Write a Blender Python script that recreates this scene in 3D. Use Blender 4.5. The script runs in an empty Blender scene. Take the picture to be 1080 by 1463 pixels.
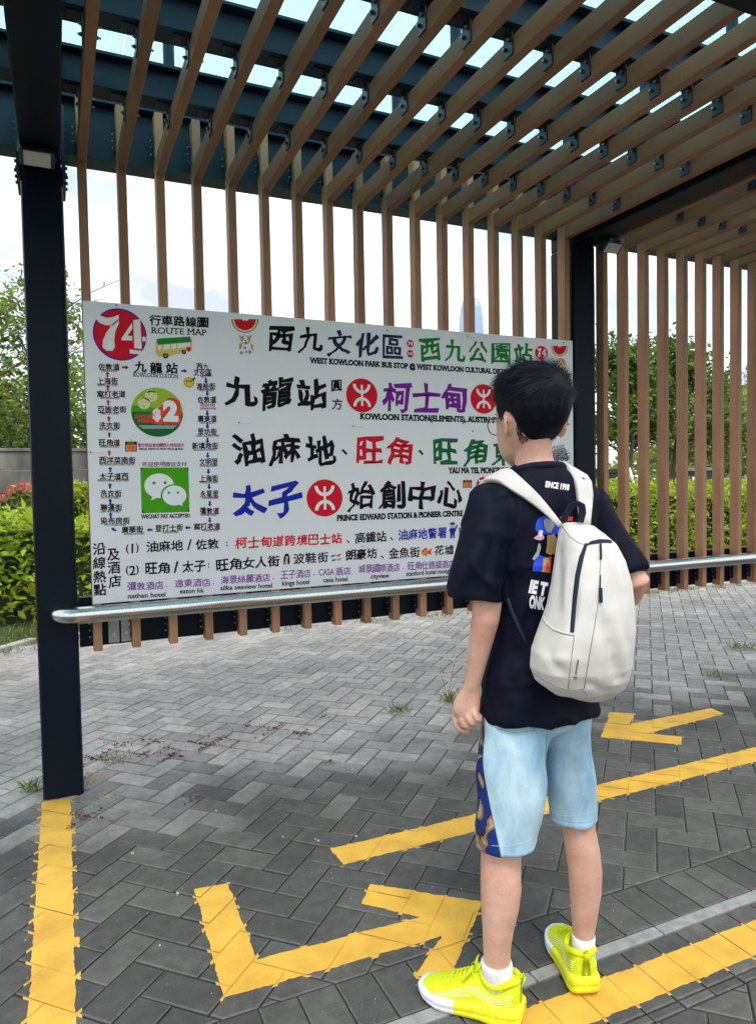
import bpy, bmesh, math, random
import numpy as np
from mathutils import Vector, Matrix, noise as mnoise

# ------------------------------------------------------------------ camera, world, sun, exposure
SC = bpy.context.scene
COL = SC.collection
CAM_H = 1.235
YAW, PITCH, ROLL, FPX, CX, CY = math.radians(24.2537), math.radians(2.2421), math.radians(1.0540), 1011.378, 540.0, 731.5
_f = Vector((math.sin(YAW)*math.cos(PITCH), math.cos(YAW)*math.cos(PITCH), -math.sin(PITCH)))
_r0 = Vector((math.cos(YAW), -math.sin(YAW), 0)); _d0 = _f.cross(_r0)
CR = math.cos(ROLL)*_r0 + math.sin(ROLL)*_d0
CD = -math.sin(ROLL)*_r0 + math.cos(ROLL)*_d0
CF = _f
cam = bpy.data.cameras.new('camera'); cam.sensor_fit = 'VERTICAL'; cam.sensor_height = 36.0
cam.lens = 36.0*FPX/1463.0; cam.clip_start = 0.02; cam.clip_end = 6000
co = bpy.data.objects.new('camera', cam); COL.objects.link(co); SC.camera = co
co.matrix_world = Matrix(((CR.x, -CD.x, -CF.x, 0), (CR.y, -CD.y, -CF.y, 0), (CR.z, -CD.z, -CF.z, CAM_H), (0, 0, 0, 1)))

SUN_EL, SUN_AZ = math.radians(58), math.radians(200)      # azimuth from +Y clockwise: sun behind the camera, a little left
W = bpy.data.worlds.new('World'); SC.world = W; W.use_nodes = True
nt = W.node_tree; nt.nodes.clear()
def wn(t, **k):
    n = nt.nodes.new(t)
    for a, v in k.items(): setattr(n, a, v)
    return n
out = wn('ShaderNodeOutputWorld'); bg = wn('ShaderNodeBackground'); bg.inputs['Strength'].default_value = 0.1
sky = wn('ShaderNodeTexSky'); sky.sky_type = 'NISHITA'; sky.sun_disc = False; sky.sun_elevation = SUN_EL; sky.sun_rotation = SUN_AZ
tc = wn('ShaderNodeTexCoord'); mp = wn('ShaderNodeMapping'); mp.inputs['Scale'].default_value = (1.0, 1.0, 1.9); mp.inputs['Location'].default_value = (3.35, 1.2, 0.4)
nz = wn('ShaderNodeTexNoise'); nz.inputs['Scale'].default_value = 2.6; nz.inputs['Detail'].default_value = 7; nz.inputs['Roughness'].default_value = 0.52
rp = wn('ShaderNodeValToRGB'); rp.color_ramp.elements[0].position = 0.32; rp.color_ramp.elements[1].position = 0.49
nz2 = wn('ShaderNodeTexNoise'); nz2.inputs['Scale'].default_value = 5.0; nz2.inputs['Detail'].default_value = 5
rp2 = wn('ShaderNodeValToRGB'); rp2.color_ramp.elements[0].position = 0.34; rp2.color_ramp.elements[1].position = 0.58
rp2.color_ramp.elements[0].color = (4.6, 5.3, 6.1, 1); rp2.color_ramp.elements[1].color = (15.5, 15.6, 15.7, 1)
mx = wn('ShaderNodeMix', data_type='RGBA')
L = nt.links.new
L(tc.outputs['Generated'], mp.inputs[0]); L(mp.outputs[0], nz.inputs['Vector']); L(mp.outputs[0], nz2.inputs['Vector'])
L(nz.outputs[0], rp.inputs[0]); L(nz2.outputs[0], rp2.inputs[0])
boost = wn('ShaderNodeMix', data_type='RGBA', blend_type='MULTIPLY'); boost.inputs[0].default_value = 1.0
L(sky.outputs[0], boost.inputs[6]); boost.inputs[7].default_value = (2.7, 2.3, 1.9, 1)
L(rp.outputs[0], mx.inputs[0]); L(boost.outputs[2], mx.inputs[6]); L(rp2.outputs[0], mx.inputs[7])
L(mx.outputs[2], bg.inputs['Color']); L(bg.outputs[0], out.inputs[0])

sd = bpy.data.lights.new('sun', 'SUN'); sd.energy = 1.3; sd.angle = math.radians(14); sd.color = (1.0, 0.96, 0.9)
so = bpy.data.objects.new('sun', sd); COL.objects.link(so)
sdir = Vector((math.sin(SUN_AZ)*math.cos(SUN_EL), math.cos(SUN_AZ)*math.cos(SUN_EL), math.sin(SUN_EL)))
so.rotation_euler = sdir.to_track_quat('Z', 'Y').to_euler()
SC.view_settings.view_transform = 'Standard'; SC.view_settings.look = 'None'; SC.view_settings.exposure = 0.72; SC.view_settings.gamma = 1.0
SC.view_settings.use_curve_mapping = False
SC.render.engine = 'CYCLES'; SC.cycles.use_denoising = True; SC.cycles.max_bounces = 8; SC.cycles.transparent_max_bounces = 12

# ------------------------------------------------------------------ helpers
def ray(px, py): return CR*((px-CX)/FPX) + CD*((py-CY)/FPX) + CF
def on_y(px, py, Y):
    r = ray(px, py); return r*(Y/r.y) + Vector((0, 0, CAM_H))
def on_z(px, py, Z=0.0):
    r = ray(px, py); return r*((Z-CAM_H)/r.z) + Vector((0, 0, CAM_H))
def at_depth(px, py, d): return ray(px, py)*d + Vector((0, 0, CAM_H))

def tag(o, label=None, cat=None, group=None, kind=None):
    if label: o['label'] = label
    if cat: o['category'] = cat
    if group: o['group'] = group
    if kind: o['kind'] = kind
    return o
def empty(name, loc=(0, 0, 0)):
    o = bpy.data.objects.new(name, None); o.location = loc; o.empty_display_size = 0.1; COL.objects.link(o); return o
def link(name, me, mats, parent=None, smooth=False, loc=None):
    for m in (mats if isinstance(mats, (list, tuple)) else [mats]): me.materials.append(m)
    o = bpy.data.objects.new(name, me); COL.objects.link(o)
    if loc is not None: o.location = loc
    if parent is not None: o.parent = parent
    if smooth: me.polygons.foreach_set('use_smooth', [True]*len(me.polygons))
    return o
def copy_tree(o, parent=None):
    c = o.copy(); COL.objects.link(c)
    if parent is not None: c.parent = parent
    for ch in list(o.children): copy_tree(ch, c)
    return c
class MB:
    def __init__(s): s.v = []; s.f = []; s.m = []
    def add(s, vs, fs, m=0):
        b = len(s.v); s.v += [tuple(p) for p in vs]; s.f += [tuple(b+i for i in f) for f in fs]; s.m += [m]*len(fs); return s
    def box(s, x0, x1, y0, y1, z0, z1, m=0):
        return s.add([(x0,y0,z0),(x1,y0,z0),(x1,y1,z0),(x0,y1,z0),(x0,y0,z1),(x1,y0,z1),(x1,y1,z1),(x0,y1,z1)],
                     [(0,3,2,1),(4,5,6,7),(0,1,5,4),(1,2,6,5),(2,3,7,6),(3,0,4,7)], m)
    def prism(s, poly, a, b, m=0):          # poly in 3-D at one end, swept by vector (b-a)
        n = len(poly); d = Vector(b)-Vector(a)
        vs = [Vector(p) for p in poly] + [Vector(p)+d for p in poly]
        fs = [tuple(range(n-1, -1, -1)), tuple(range(n, 2*n))] + [(i, (i+1) % n, n+(i+1) % n, n+i) for i in range(n)]
        return s.add(vs, fs, m)
    def tube(s, pts, rad, n=12, m=0, caps=True, flat=1.0, up=None):
        pts = [Vector(p) for p in pts]; K = len(pts)
        if not hasattr(rad, '__len__'): rad = [rad]*K
        rings = []; prev = None
        for i, p in enumerate(pts):
            t = (pts[min(i+1, K-1)]-pts[max(i-1, 0)]).normalized()
            if prev is None:
                a = Vector(up) if up else (Vector((0, 0, 1)) if abs(t.z) < 0.9 else Vector((1, 0, 0)))
            else: a = prev
            a = (a - t*a.dot(t)).normalized(); prev = a; b = t.cross(a)
            rings.append([p + (a*math.cos(2*math.pi*k/n)*flat + b*math.sin(2*math.pi*k/n))*rad[i] for k in range(n)])
        vs = [q for r in rings for q in r]; fs = []
        for i in range(K-1):
            for k in range(n): fs.append((i*n+k, i*n+(k+1) % n, (i+1)*n+(k+1) % n, (i+1)*n+k))
        if caps: fs += [tuple(range(n-1, -1, -1)), tuple(range((K-1)*n, K*n))]
        return s.add(vs, fs, m)
    def mesh(s, name):
        me = bpy.data.meshes.new(name); me.from_pydata(s.v, [], s.f); me.polygons.foreach_set('material_index', s.m)
        me.update(); return me
    def build(s, name, mats, parent=None, smooth=False, bevel=0, loc=None):
        me = s.mesh(name)
        bm = bmesh.new(); bm.from_mesh(me); bmesh.ops.recalc_face_normals(bm, faces=bm.faces); bm.to_mesh(me); bm.free()
        o = link(name, me, mats, parent, smooth, loc)
        if bevel:
            b = o.modifiers.new('bevel', 'BEVEL'); b.width = bevel; b.segments = 2; b.limit_method = 'ANGLE'
        return o

# ------------------------------------------------------------------ materials
def nodes_of(name):
    m = bpy.data.materials.new(name); m.use_nodes = True; n = m.node_tree; b = n.nodes['Principled BSDF']; return m, n, b
def mat(name, col, rough=0.6, metal=0.0, var=0.0, scale=8.0, bump=0.0, bscale=60.0, stretch=(1, 1, 1), spec=0.5, rnd=0.0, sheen=0.0, detail=4, coat=0.0):
    m, n, b = nodes_of(name); N = n.nodes.new; K = n.links.new
    b.inputs['Roughness'].default_value = rough; b.inputs['Metallic'].default_value = metal
    b.inputs['Specular IOR Level'].default_value = spec; b.inputs['Base Color'].default_value = (*col, 1)
    b.inputs['Sheen Weight'].default_value = sheen; b.inputs['Coat Weight'].default_value = coat
    t = N('ShaderNodeTexCoord'); mp = N('ShaderNodeMapping'); mp.inputs['Scale'].default_value = stretch
    K(t.outputs['Object'], mp.inputs[0])
    if var or rnd:
        z = N('ShaderNodeTexNoise'); z.inputs['Scale'].default_value = scale; z.inputs['Detail'].default_value = detail; K(mp.outputs[0], z.inputs['Vector'])
        h = N('ShaderNodeHueSaturation'); h.inputs['Color'].default_value = (*col, 1)
        r = N('ShaderNodeMapRange'); r.inputs[1].default_value = 0.25; r.inputs[2].default_value = 0.75
        r.inputs[3].default_value = 1-var; r.inputs[4].default_value = 1+var; K(z.outputs[0], r.inputs[0])
        if rnd:
            oi = N('ShaderNodeObjectInfo'); q = N('ShaderNodeMapRange'); q.inputs[3].default_value = 1-rnd; q.inputs[4].default_value = 1+rnd
            K(oi.outputs['Random'], q.inputs[0]); mu = N('ShaderNodeMath'); mu.operation = 'MULTIPLY'; K(r.outputs[0], mu.inputs[0]); K(q.outputs[0], mu.inputs[1])
            K(mu.outputs[0], h.inputs['Value'])
        else: K(r.outputs[0], h.inputs['Value'])
        K(h.outputs[0], b.inputs['Base Color'])
    if bump:
        z2 = N('ShaderNodeTexNoise'); z2.inputs['Scale'].default_value = bscale; z2.inputs['Detail'].default_value = 3; K(mp.outputs[0], z2.inputs['Vector'])
        bp = N('ShaderNodeBump'); bp.inputs['Strength'].default_value = bump; bp.inputs['Distance'].default_value = 0.005
        K(z2.outputs[0], bp.inputs['Height']); K(bp.outputs[0], b.inputs['Normal'])
    return m
M = {}
M['steel_navy'] = mat('navy_painted_steel', (0.003, 0.0075, 0.015), 0.42, 0, 0.25, 3, 0.06, 25, spec=0.13)
M['steel_blue'] = mat('blue_painted_steel', (0.008, 0.030, 0.056), 0.45, 0, 0.2, 3, 0.05, 30, spec=0.25)
M['bracket'] = mat('bracket_steel', (0.022, 0.036, 0.055), 0.4, 0.3, 0.2, 20)
M['bolt'] = mat('bolt_zinc', (0.45, 0.46, 0.47), 0.35, 0.9)
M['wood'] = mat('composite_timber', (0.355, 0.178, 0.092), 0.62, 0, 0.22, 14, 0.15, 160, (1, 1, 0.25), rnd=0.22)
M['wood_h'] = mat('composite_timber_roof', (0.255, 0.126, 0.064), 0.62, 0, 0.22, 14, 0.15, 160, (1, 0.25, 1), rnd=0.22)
M['chrome'] = mat('polished_stainless_steel', (0.54, 0.54, 0.53), 0.22, 1.0, 0.10, 5, 0.03, 60, (0.05, 1, 1))
M['panel'] = mat('white_sign_panel', (0.71, 0.725, 0.745), 0.3, 0, 0.045, 1.6, 0.08, 2.5, (1, 1, 0.45), spec=0.45, detail=7)
M['panel_edge'] = mat('sign_panel_edge', (0.55, 0.56, 0.57), 0.5)
M['concrete'] = mat('weathered_concrete', (0.15, 0.145, 0.13), 0.9, 0, 0.65, 3.0, 0.3, 30, (1, 1, 0.35), detail=8)
M['grey_plate'] = mat('galvanised_plate', (0.3, 0.31, 0.31), 0.5, 0.6, 0.2, 14)
M['dark_soil'] = mat('joint_sand', (0.075, 0.072, 0.066), 0.95, 0, 0.5, 40, 0.5, 150)
M['lamp_body'] = mat('lamp_housing', (0.02, 0.03, 0.04), 0.4)
M['white_plastic'] = mat('white_plastic', (0.75, 0.75, 0.74), 0.4)
M['rubber'] = mat('black_plastic', (0.012, 0.012, 0.014), 0.5)

# glass with a printed dot pattern
def dotted_glass():
    m = bpy.data.materials.new('dotted_glass'); m.use_nodes = True; n = m.node_tree; n.nodes.clear(); N = n.nodes.new; K = n.links.new
    o = N('ShaderNodeOutputMaterial'); mx = N('ShaderNodeMixShader'); tr = N('ShaderNodeBsdfTransparent'); tl = N('ShaderNodeBsdfTranslucent')
    tr.inputs[0].default_value = (0.30, 0.54, 0.57, 1); tl.inputs[0].default_value = (0.66, 0.86, 0.875, 1)
    t = N('ShaderNodeTexCoord'); mp = N('ShaderNodeMapping'); mp.inputs['Rotation'].default_value = (0, 0, math.radians(45)); mp.inputs['Scale'].default_value = (84, 84, 84)
    fr = N('ShaderNodeVectorMath'); fr.operation = 'FRACTION'; sb = N('ShaderNodeVectorMath'); sb.operation = 'SUBTRACT'; sb.inputs[1].default_value = (.5, .5, 0)
    ml = N('ShaderNodeVectorMath'); ml.operation = 'MULTIPLY'; ml.inputs[1].default_value = (1, 1, 0)
    ln = N('ShaderNodeVectorMath'); ln.operation = 'LENGTH'; gt = N('ShaderNodeMath'); gt.operation = 'GREATER_THAN'; gt.inputs[1].default_value = 0.27
    K(t.outputs['Object'], mp.inputs[0]); K(mp.outputs[0], fr.inputs[0]); K(fr.outputs[0], sb.inputs[0]); K(sb.outputs[0], ml.inputs[0]); K(ml.outputs[0], ln.inputs[0])
    K(ln.outputs['Value'], gt.inputs[0]); K(gt.outputs[0], mx.inputs[0]); K(tr.outputs[0], mx.inputs[1]); K(tl.outputs[0], mx.inputs[2]); K(mx.outputs[0], o.inputs[0])
    return m
M['glass'] = dotted_glass()

# pavers: colour of each block at random, paler past the column line, darker nearer
def paver_mat():
    m, n, b = nodes_of('concrete_pavers'); N = n.nodes.new; K = n.links.new
    g = N('ShaderNodeNewGeometry'); t = N('ShaderNodeTexCoord'); sp = N('ShaderNodeSeparateXYZ'); K(t.outputs['Object'], sp.inputs[0])
    isl = N('ShaderNodeAttribute'); isl.attribute_name = 'block'
    z = N('ShaderNodeTexNoise'); z.inputs['Scale'].default_value = 1.1; z.inputs['Detail'].default_value = 5; K(t.outputs['Object'], z.inputs['Vector'])
    # tone mask: paler beyond y = 3, with ragged border block by block
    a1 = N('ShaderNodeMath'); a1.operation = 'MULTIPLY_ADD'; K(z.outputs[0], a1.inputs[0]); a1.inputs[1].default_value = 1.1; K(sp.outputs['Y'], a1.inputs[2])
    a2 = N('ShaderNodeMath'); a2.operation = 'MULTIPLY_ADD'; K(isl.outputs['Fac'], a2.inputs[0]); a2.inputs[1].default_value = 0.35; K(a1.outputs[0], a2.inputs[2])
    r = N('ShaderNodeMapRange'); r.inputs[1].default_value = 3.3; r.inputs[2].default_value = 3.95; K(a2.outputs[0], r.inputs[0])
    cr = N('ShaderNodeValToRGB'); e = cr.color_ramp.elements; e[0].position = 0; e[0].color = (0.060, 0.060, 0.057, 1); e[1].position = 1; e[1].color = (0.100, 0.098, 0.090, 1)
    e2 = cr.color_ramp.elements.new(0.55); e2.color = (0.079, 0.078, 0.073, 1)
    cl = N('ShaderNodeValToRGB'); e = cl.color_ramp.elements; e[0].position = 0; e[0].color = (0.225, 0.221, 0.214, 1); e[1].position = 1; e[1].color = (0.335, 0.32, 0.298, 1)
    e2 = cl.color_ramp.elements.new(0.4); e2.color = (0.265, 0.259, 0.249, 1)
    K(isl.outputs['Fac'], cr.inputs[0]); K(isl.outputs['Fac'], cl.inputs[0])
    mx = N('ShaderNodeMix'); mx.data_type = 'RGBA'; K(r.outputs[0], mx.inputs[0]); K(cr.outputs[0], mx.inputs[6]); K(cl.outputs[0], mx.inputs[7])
    # mottling and pale lime specks
    z2 = N('ShaderNodeTexNoise'); z2.inputs['Scale'].default_value = 22; z2.inputs['Detail'].default_value = 8; z2.inputs['Roughness'].default_value = 0.7; K(t.outputs['Object'], z2.inputs['Vector'])
    q = N('ShaderNodeMapRange'); q.inputs[1].default_value = 0.3; q.inputs[2].default_value = 0.7; q.inputs[3].default_value = 0.72; q.inputs[4].default_value = 1.3; K(z2.outputs[0], q.inputs[0])
    h = N('ShaderNodeHueSaturation'); K(mx.outputs[2], h.inputs['Color']); K(q.outputs[0], h.inputs['Value'])
    zs = N('ShaderNodeTexNoise'); zs.inputs['Scale'].default_value = 2.2; zs.inputs['Detail'].default_value = 9; zs.inputs['Roughness'].default_value = 0.62; K(t.outputs['Object'], zs.inputs['Vector'])
    qs_ = N('ShaderNodeMapRange'); qs_.inputs[1].default_value = 0.3; qs_.inputs[2].default_value = 0.7; qs_.inputs[3].default_value = 0.74; qs_.inputs[4].default_value = 1.24; K(zs.outputs[0], qs_.inputs[0]); qm = N('ShaderNodeMath'); qm.operation = 'MULTIPLY'; K(qs_.outputs[0], qm.inputs[0]); K(q.outputs[0], qm.inputs[1]); K(qm.outputs[0], h.inputs['Value'])
    z3 = N('ShaderNodeTexNoise'); z3.inputs['Scale'].default_value = 75; z3.inputs['Detail'].default_value = 4; K(t.outputs['Object'], z3.inputs['Vector'])
    s = N('ShaderNodeMapRange'); s.inputs[1].default_value = 0.66; s.inputs[2].default_value = 0.74; s.inputs[4].default_value = 0.4; K(z3.outputs[0], s.inputs[0])
    m2 = N('ShaderNodeMix'); m2.data_type = 'RGBA'; K(s.outputs[0], m2.inputs[0]); K(h.outputs[0], m2.inputs[6]); m2.inputs[7].default_value = (0.3, 0.3, 0.29, 1)
    ed = N('ShaderNodeAttribute'); ed.attribute_name = 'edge'; ez = N('ShaderNodeMath'); ez.operation = 'MULTIPLY'; K(ed.outputs['Fac'], ez.inputs[0]); K(q.outputs[0], ez.inputs[1]); ey = N('ShaderNodeMath'); ey.operation = 'MULTIPLY'; ey.inputs[1].default_value = 0.26; K(ez.outputs[0], ey.inputs[0])
    m4 = N('ShaderNodeMix'); m4.data_type = 'RGBA'; K(ey.outputs[0], m4.inputs[0]); K(m2.outputs[2], m4.inputs[6]); m4.inputs[7].default_value = (0.19, 0.185, 0.17, 1)
    K(m4.outputs[2], b.inputs['Base Color']); b.inputs['Roughness'].default_value = 0.82; b.inputs['Specular IOR Level'].default_value = 0.35
    bp = N('ShaderNodeBump'); bp.inputs['Strength'].default_value = 0.35; bp.inputs['Distance'].default_value = 0.004; K(z2.outputs[0], bp.inputs['Height']); K(bp.outputs[0], b.inputs['Normal'])
    return m
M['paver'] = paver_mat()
def paint_mat():
    m, n, b = nodes_of('yellow_road_paint'); N = n.nodes.new; K = n.links.new
    t = N('ShaderNodeTexCoord')
    z = N('ShaderNodeTexNoise'); z.inputs['Scale'].default_value = 9; z.inputs['Detail'].default_value = 8; K(t.outputs['Object'], z.inputs['Vector'])
    c = N('ShaderNodeValToRGB'); e = c.color_ramp.elements; e[0].position = 0.25; e[0].color = (0.56, 0.30, 0.035, 1); e[1].position = 0.75; e[1].color = (0.80, 0.47, 0.06, 1)
    K(z.outputs[0], c.inputs[0])
    # herringbone joints telegraph through the paint: thin darker creases
    z2 = N('ShaderNodeTexNoise'); z2.inputs['Scale'].default_value = 120; z2.inputs['Detail'].default_value = 4; K(t.outputs['Object'], z2.inputs['Vector'])
    r = N('ShaderNodeMapRange'); r.inputs[1].default_value = 0.62; r.inputs[2].default_value = 0.75; r.inputs[4].default_value = 0.5; K(z2.outputs[0], r.inputs[0])
    mx = N('ShaderNodeMix'); mx.data_type = 'RGBA'; K(r.outputs[0], mx.inputs[0]); K(c.outputs[0], mx.inputs[6]); mx.inputs[7].default_value = (0.3, 0.17, 0.05, 1)
    K(mx.outputs[2], b.inputs['Base Color']); b.inputs['Roughness'].default_value = 0.7
    bp = N('ShaderNodeBump'); bp.inputs['Strength'].default_value = 0.5; bp.inputs['Distance'].default_value = 0.004; K(z.outputs[0], bp.inputs['Height']); K(bp.outputs[0], b.inputs['Normal'])
    return m
M['paint'] = paint_mat()
# ------------------------------------------------------------------ the ground and the paving
random.seed(4); rng = np.random.default_rng(7)
def soil_mat():
    return mat('bare_soil_and_turf', (0.055, 0.068, 0.028), 0.95, 0, 0.5, 1.5, 0.4, 40, detail=8)
g = MB(); g.add([(-1900, -1900, -0.03), (2900, -1900, -0.03), (2900, 3200, -0.03), (-1900, 3200, -0.03)], [(0, 1, 2, 3)])
tag(g.build('ground', soil_mat()), 'green and brown ground beyond the paving', kind='structure')

EDGE = [(-6.0, 2.2), (-2.2, 3.9), (-0.449, 6.11), (-0.19, 6.40), (0.35, 6.42), (2.0, 6.10), (7.1, 5.72), (14.0, 5.2)]
def edge_y(x):
    for (a, b), (c, d) in zip(EDGE, EDGE[1:]):
        if a <= x <= c: return b+(d-b)*(x-a)/(c-a)
    return EDGE[0][1] if x < EDGE[0][0] else EDGE[-1][1]
def clip(poly, nx, ny, c):                       # keep nx*x+ny*y >= c
    outp = []
    for i in range(len(poly)):
        p, q = poly[i], poly[(i+1) % len(poly)]; a = nx*p[0]+ny*p[1]-c; b = nx*q[0]+ny*q[1]-c
        if a >= 0: outp.append(p)
        if a*b < 0: t = a/(a-b); outp.append((p[0]+(q[0]-p[0])*t, p[1]+(q[1]-p[1])*t))
    return outp
def area(poly): return 0.5*sum(poly[i][0]*poly[(i+1) % len(poly)][1]-poly[(i+1) % len(poly)][0]*poly[i][1] for i in range(len(poly)))
pv = MB(); blockval = []
Y_BORDER, Y_STRIP1, Y_STRIP0, Y_END = 1.612, 1.440, 1.397, 1.205
def inset(poly, d):
    n = len(poly); out = []
    for i in range(n):
        p0 = Vector(poly[i-1]); p1 = Vector(poly[i]); p2 = Vector(poly[(i+1) % n])
        e1 = (p1-p0); e2 = (p2-p1)
        if e1.length < 1e-6 or e2.length < 1e-6: return None
        n1 = Vector((-e1.y, e1.x)).normalized(); n2 = Vector((-e2.y, e2.x)).normalized()
        k = 1+n1.dot(n2)
        if k < 0.15: return None
        out.append(p1+(n1+n2)*(d/k))
    return [(v.x, v.y) for v in out]
BLOCKS = []; edgeval = []
def add_block(poly, gap=0.0026, ch=0.0036):
    if len(poly) < 3: return
    if area(poly) < 0: poly = poly[::-1]
    if area(poly) < 4e-4: return
    a = inset(poly, gap); b = inset(poly, gap+ch)
    if not a or not b or area(b) <= 0: return
    n = len(a); z = random.gauss(0, 0.0006); tx, ty = random.gauss(0, 0.005), random.gauss(0, 0.005)
    cx = sum(p[0] for p in a)/n; cy = sum(p[1] for p in a)/n
    zz = lambda p, o: z+o+tx*(p[0]-cx)+ty*(p[1]-cy)
    vs = [(p[0], p[1], zz(p, -0.016)) for p in a]+[(p[0], p[1], zz(p, -0.0028)) for p in a]+[(p[0], p[1], zz(p, 0)) for p in b]
    fs = [tuple(range(2*n, 3*n))]
    for i in range(n):
        j = (i+1) % n; fs += [(i, j, n+j, n+i), (n+i, n+j, 2*n+j, 2*n+i)]
    BLOCKS.append((inset(poly, 0.0008) or a, cx, cy, z, tx, ty)); edgeval.extend([0.0]+[0.0, 1.0]*n)
    pv.add(vs, fs); blockval.extend([random.random()]*len(fs))
s45 = math.sqrt(0.5)
def herring(x0, x1, keep):
    w = 0.099
    for x in range(-150, 150):
        for y in range(-150, 150):
            t = (x-y) % 4
            if t == 0: rect = [(x, y), (x+2, y), (x+2, y+1), (x, y+1)]
            elif t == 3: rect = [(x, y), (x+1, y), (x+1, y+2), (x, y+2)]
            else: continue
            poly = [((p[0]-p[1])*w*s45+0.07, (p[0]+p[1])*w*s45+0.03) for p in rect]
            if poly[0][0] < x0 or poly[0][0] > x1 or poly[0][1] < -0.6 or poly[0][1] > 7.0: continue
            for q in keep(poly): add_block(q)
def keep(poly):
    res = []
    up = clip(poly, 0, 1, Y_BORDER)
    if len(up) > 2:
        cx = sum(p[0] for p in up)/len(up); cy = sum(p[1] for p in up)/len(up)
        if cy < edge_y(cx)-0.02: res.append(up)
    dn = clip(poly, 0, -1, -(Y_END-0.028))
    if len(dn) > 2: res.append(dn)
    return res
herring(-4.2, 12.5, keep)
for i in range(-45, 90):                          # soldier courses either side of the pale strip
    x = i*0.0975
    add_block([(x, Y_STRIP1), (x+0.0975, Y_STRIP1), (x+0.0975, Y_BORDER), (x, Y_BORDER)])
    x += 0.03
    add_block([(x, Y_END), (x+0.0975, Y_END), (x+0.0975, Y_STRIP0), (x, Y_STRIP0)])
    add_block([(x, Y_END-0.028), (x+0.0975, Y_END-0.028), (x+0.0975, Y_END), (x, Y_END)])
me = pv.mesh('pavement'); at = me.attributes.new('block', 'FLOAT', 'FACE'); at.data.foreach_set('value', blockval)
at = me.attributes.new('edge', 'FLOAT', 'FACE'); at.data.foreach_set('value', edgeval)
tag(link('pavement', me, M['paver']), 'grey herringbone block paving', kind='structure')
sb = MB(); poly = [(-6, -3), (14, -3)] + [(x, y+0.03) for x, y in EDGE[::-1]]
sb.add([(x, y, -0.0085) for x, y in poly], [tuple(range(len(poly)))])
tag(sb.build('pavement_joint_sand', M['dark_soil']), 'dark sand in the joints of the paving', kind='structure')
M['granite'] = mat('pale_granite', (0.27, 0.275, 0.27), 0.75, 0, 0.3, 30, 0.25, 200, detail=8)
st = MB(); x = -4.0
while x < 8.5:
    w_ = 0.42; st.box(x+0.002, x+w_-0.002, Y_STRIP0+0.003, Y_STRIP1-0.003, -0.03, 0.0015); x += w_
tag(st.build('granite_edging', M['granite'], bevel=0.003), 'pale granite strip set in the paving', kind='structure')
M['kerb'] = mat('concrete_kerb', (0.36, 0.355, 0.34), 0.85, 0, 0.25, 12, 0.2, 80)
kb = MB()
for (a, b), (c, d) in zip(EDGE, EDGE[1:]):
    n = max(1, int(math.hypot(c-a, d-b)/0.6))
    for k in range(n):
        p = Vector((a+(c-a)*k/n, b+(d-b)*k/n, 0)); q = Vector((a+(c-a)*(k+1)/n, b+(d-b)*(k+1)/n, 0)); t = (q-p).normalized(); nrm = Vector((-t.y, t.x, 0))
        p2, q2 = p+t*0.004, q-t*0.004
        kb.prism([p2+Vector((0, 0, -0.05)), p2+nrm*0.08+Vector((0, 0, -0.05)), p2+nrm*0.08+Vector((0, 0, 0.03)), p2+Vector((0, 0, 0.03))], p2, q2)
tag(kb.build('kerb', M['kerb'], bevel=0.006), 'low concrete kerb along the planting bed', kind='structure')

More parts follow.
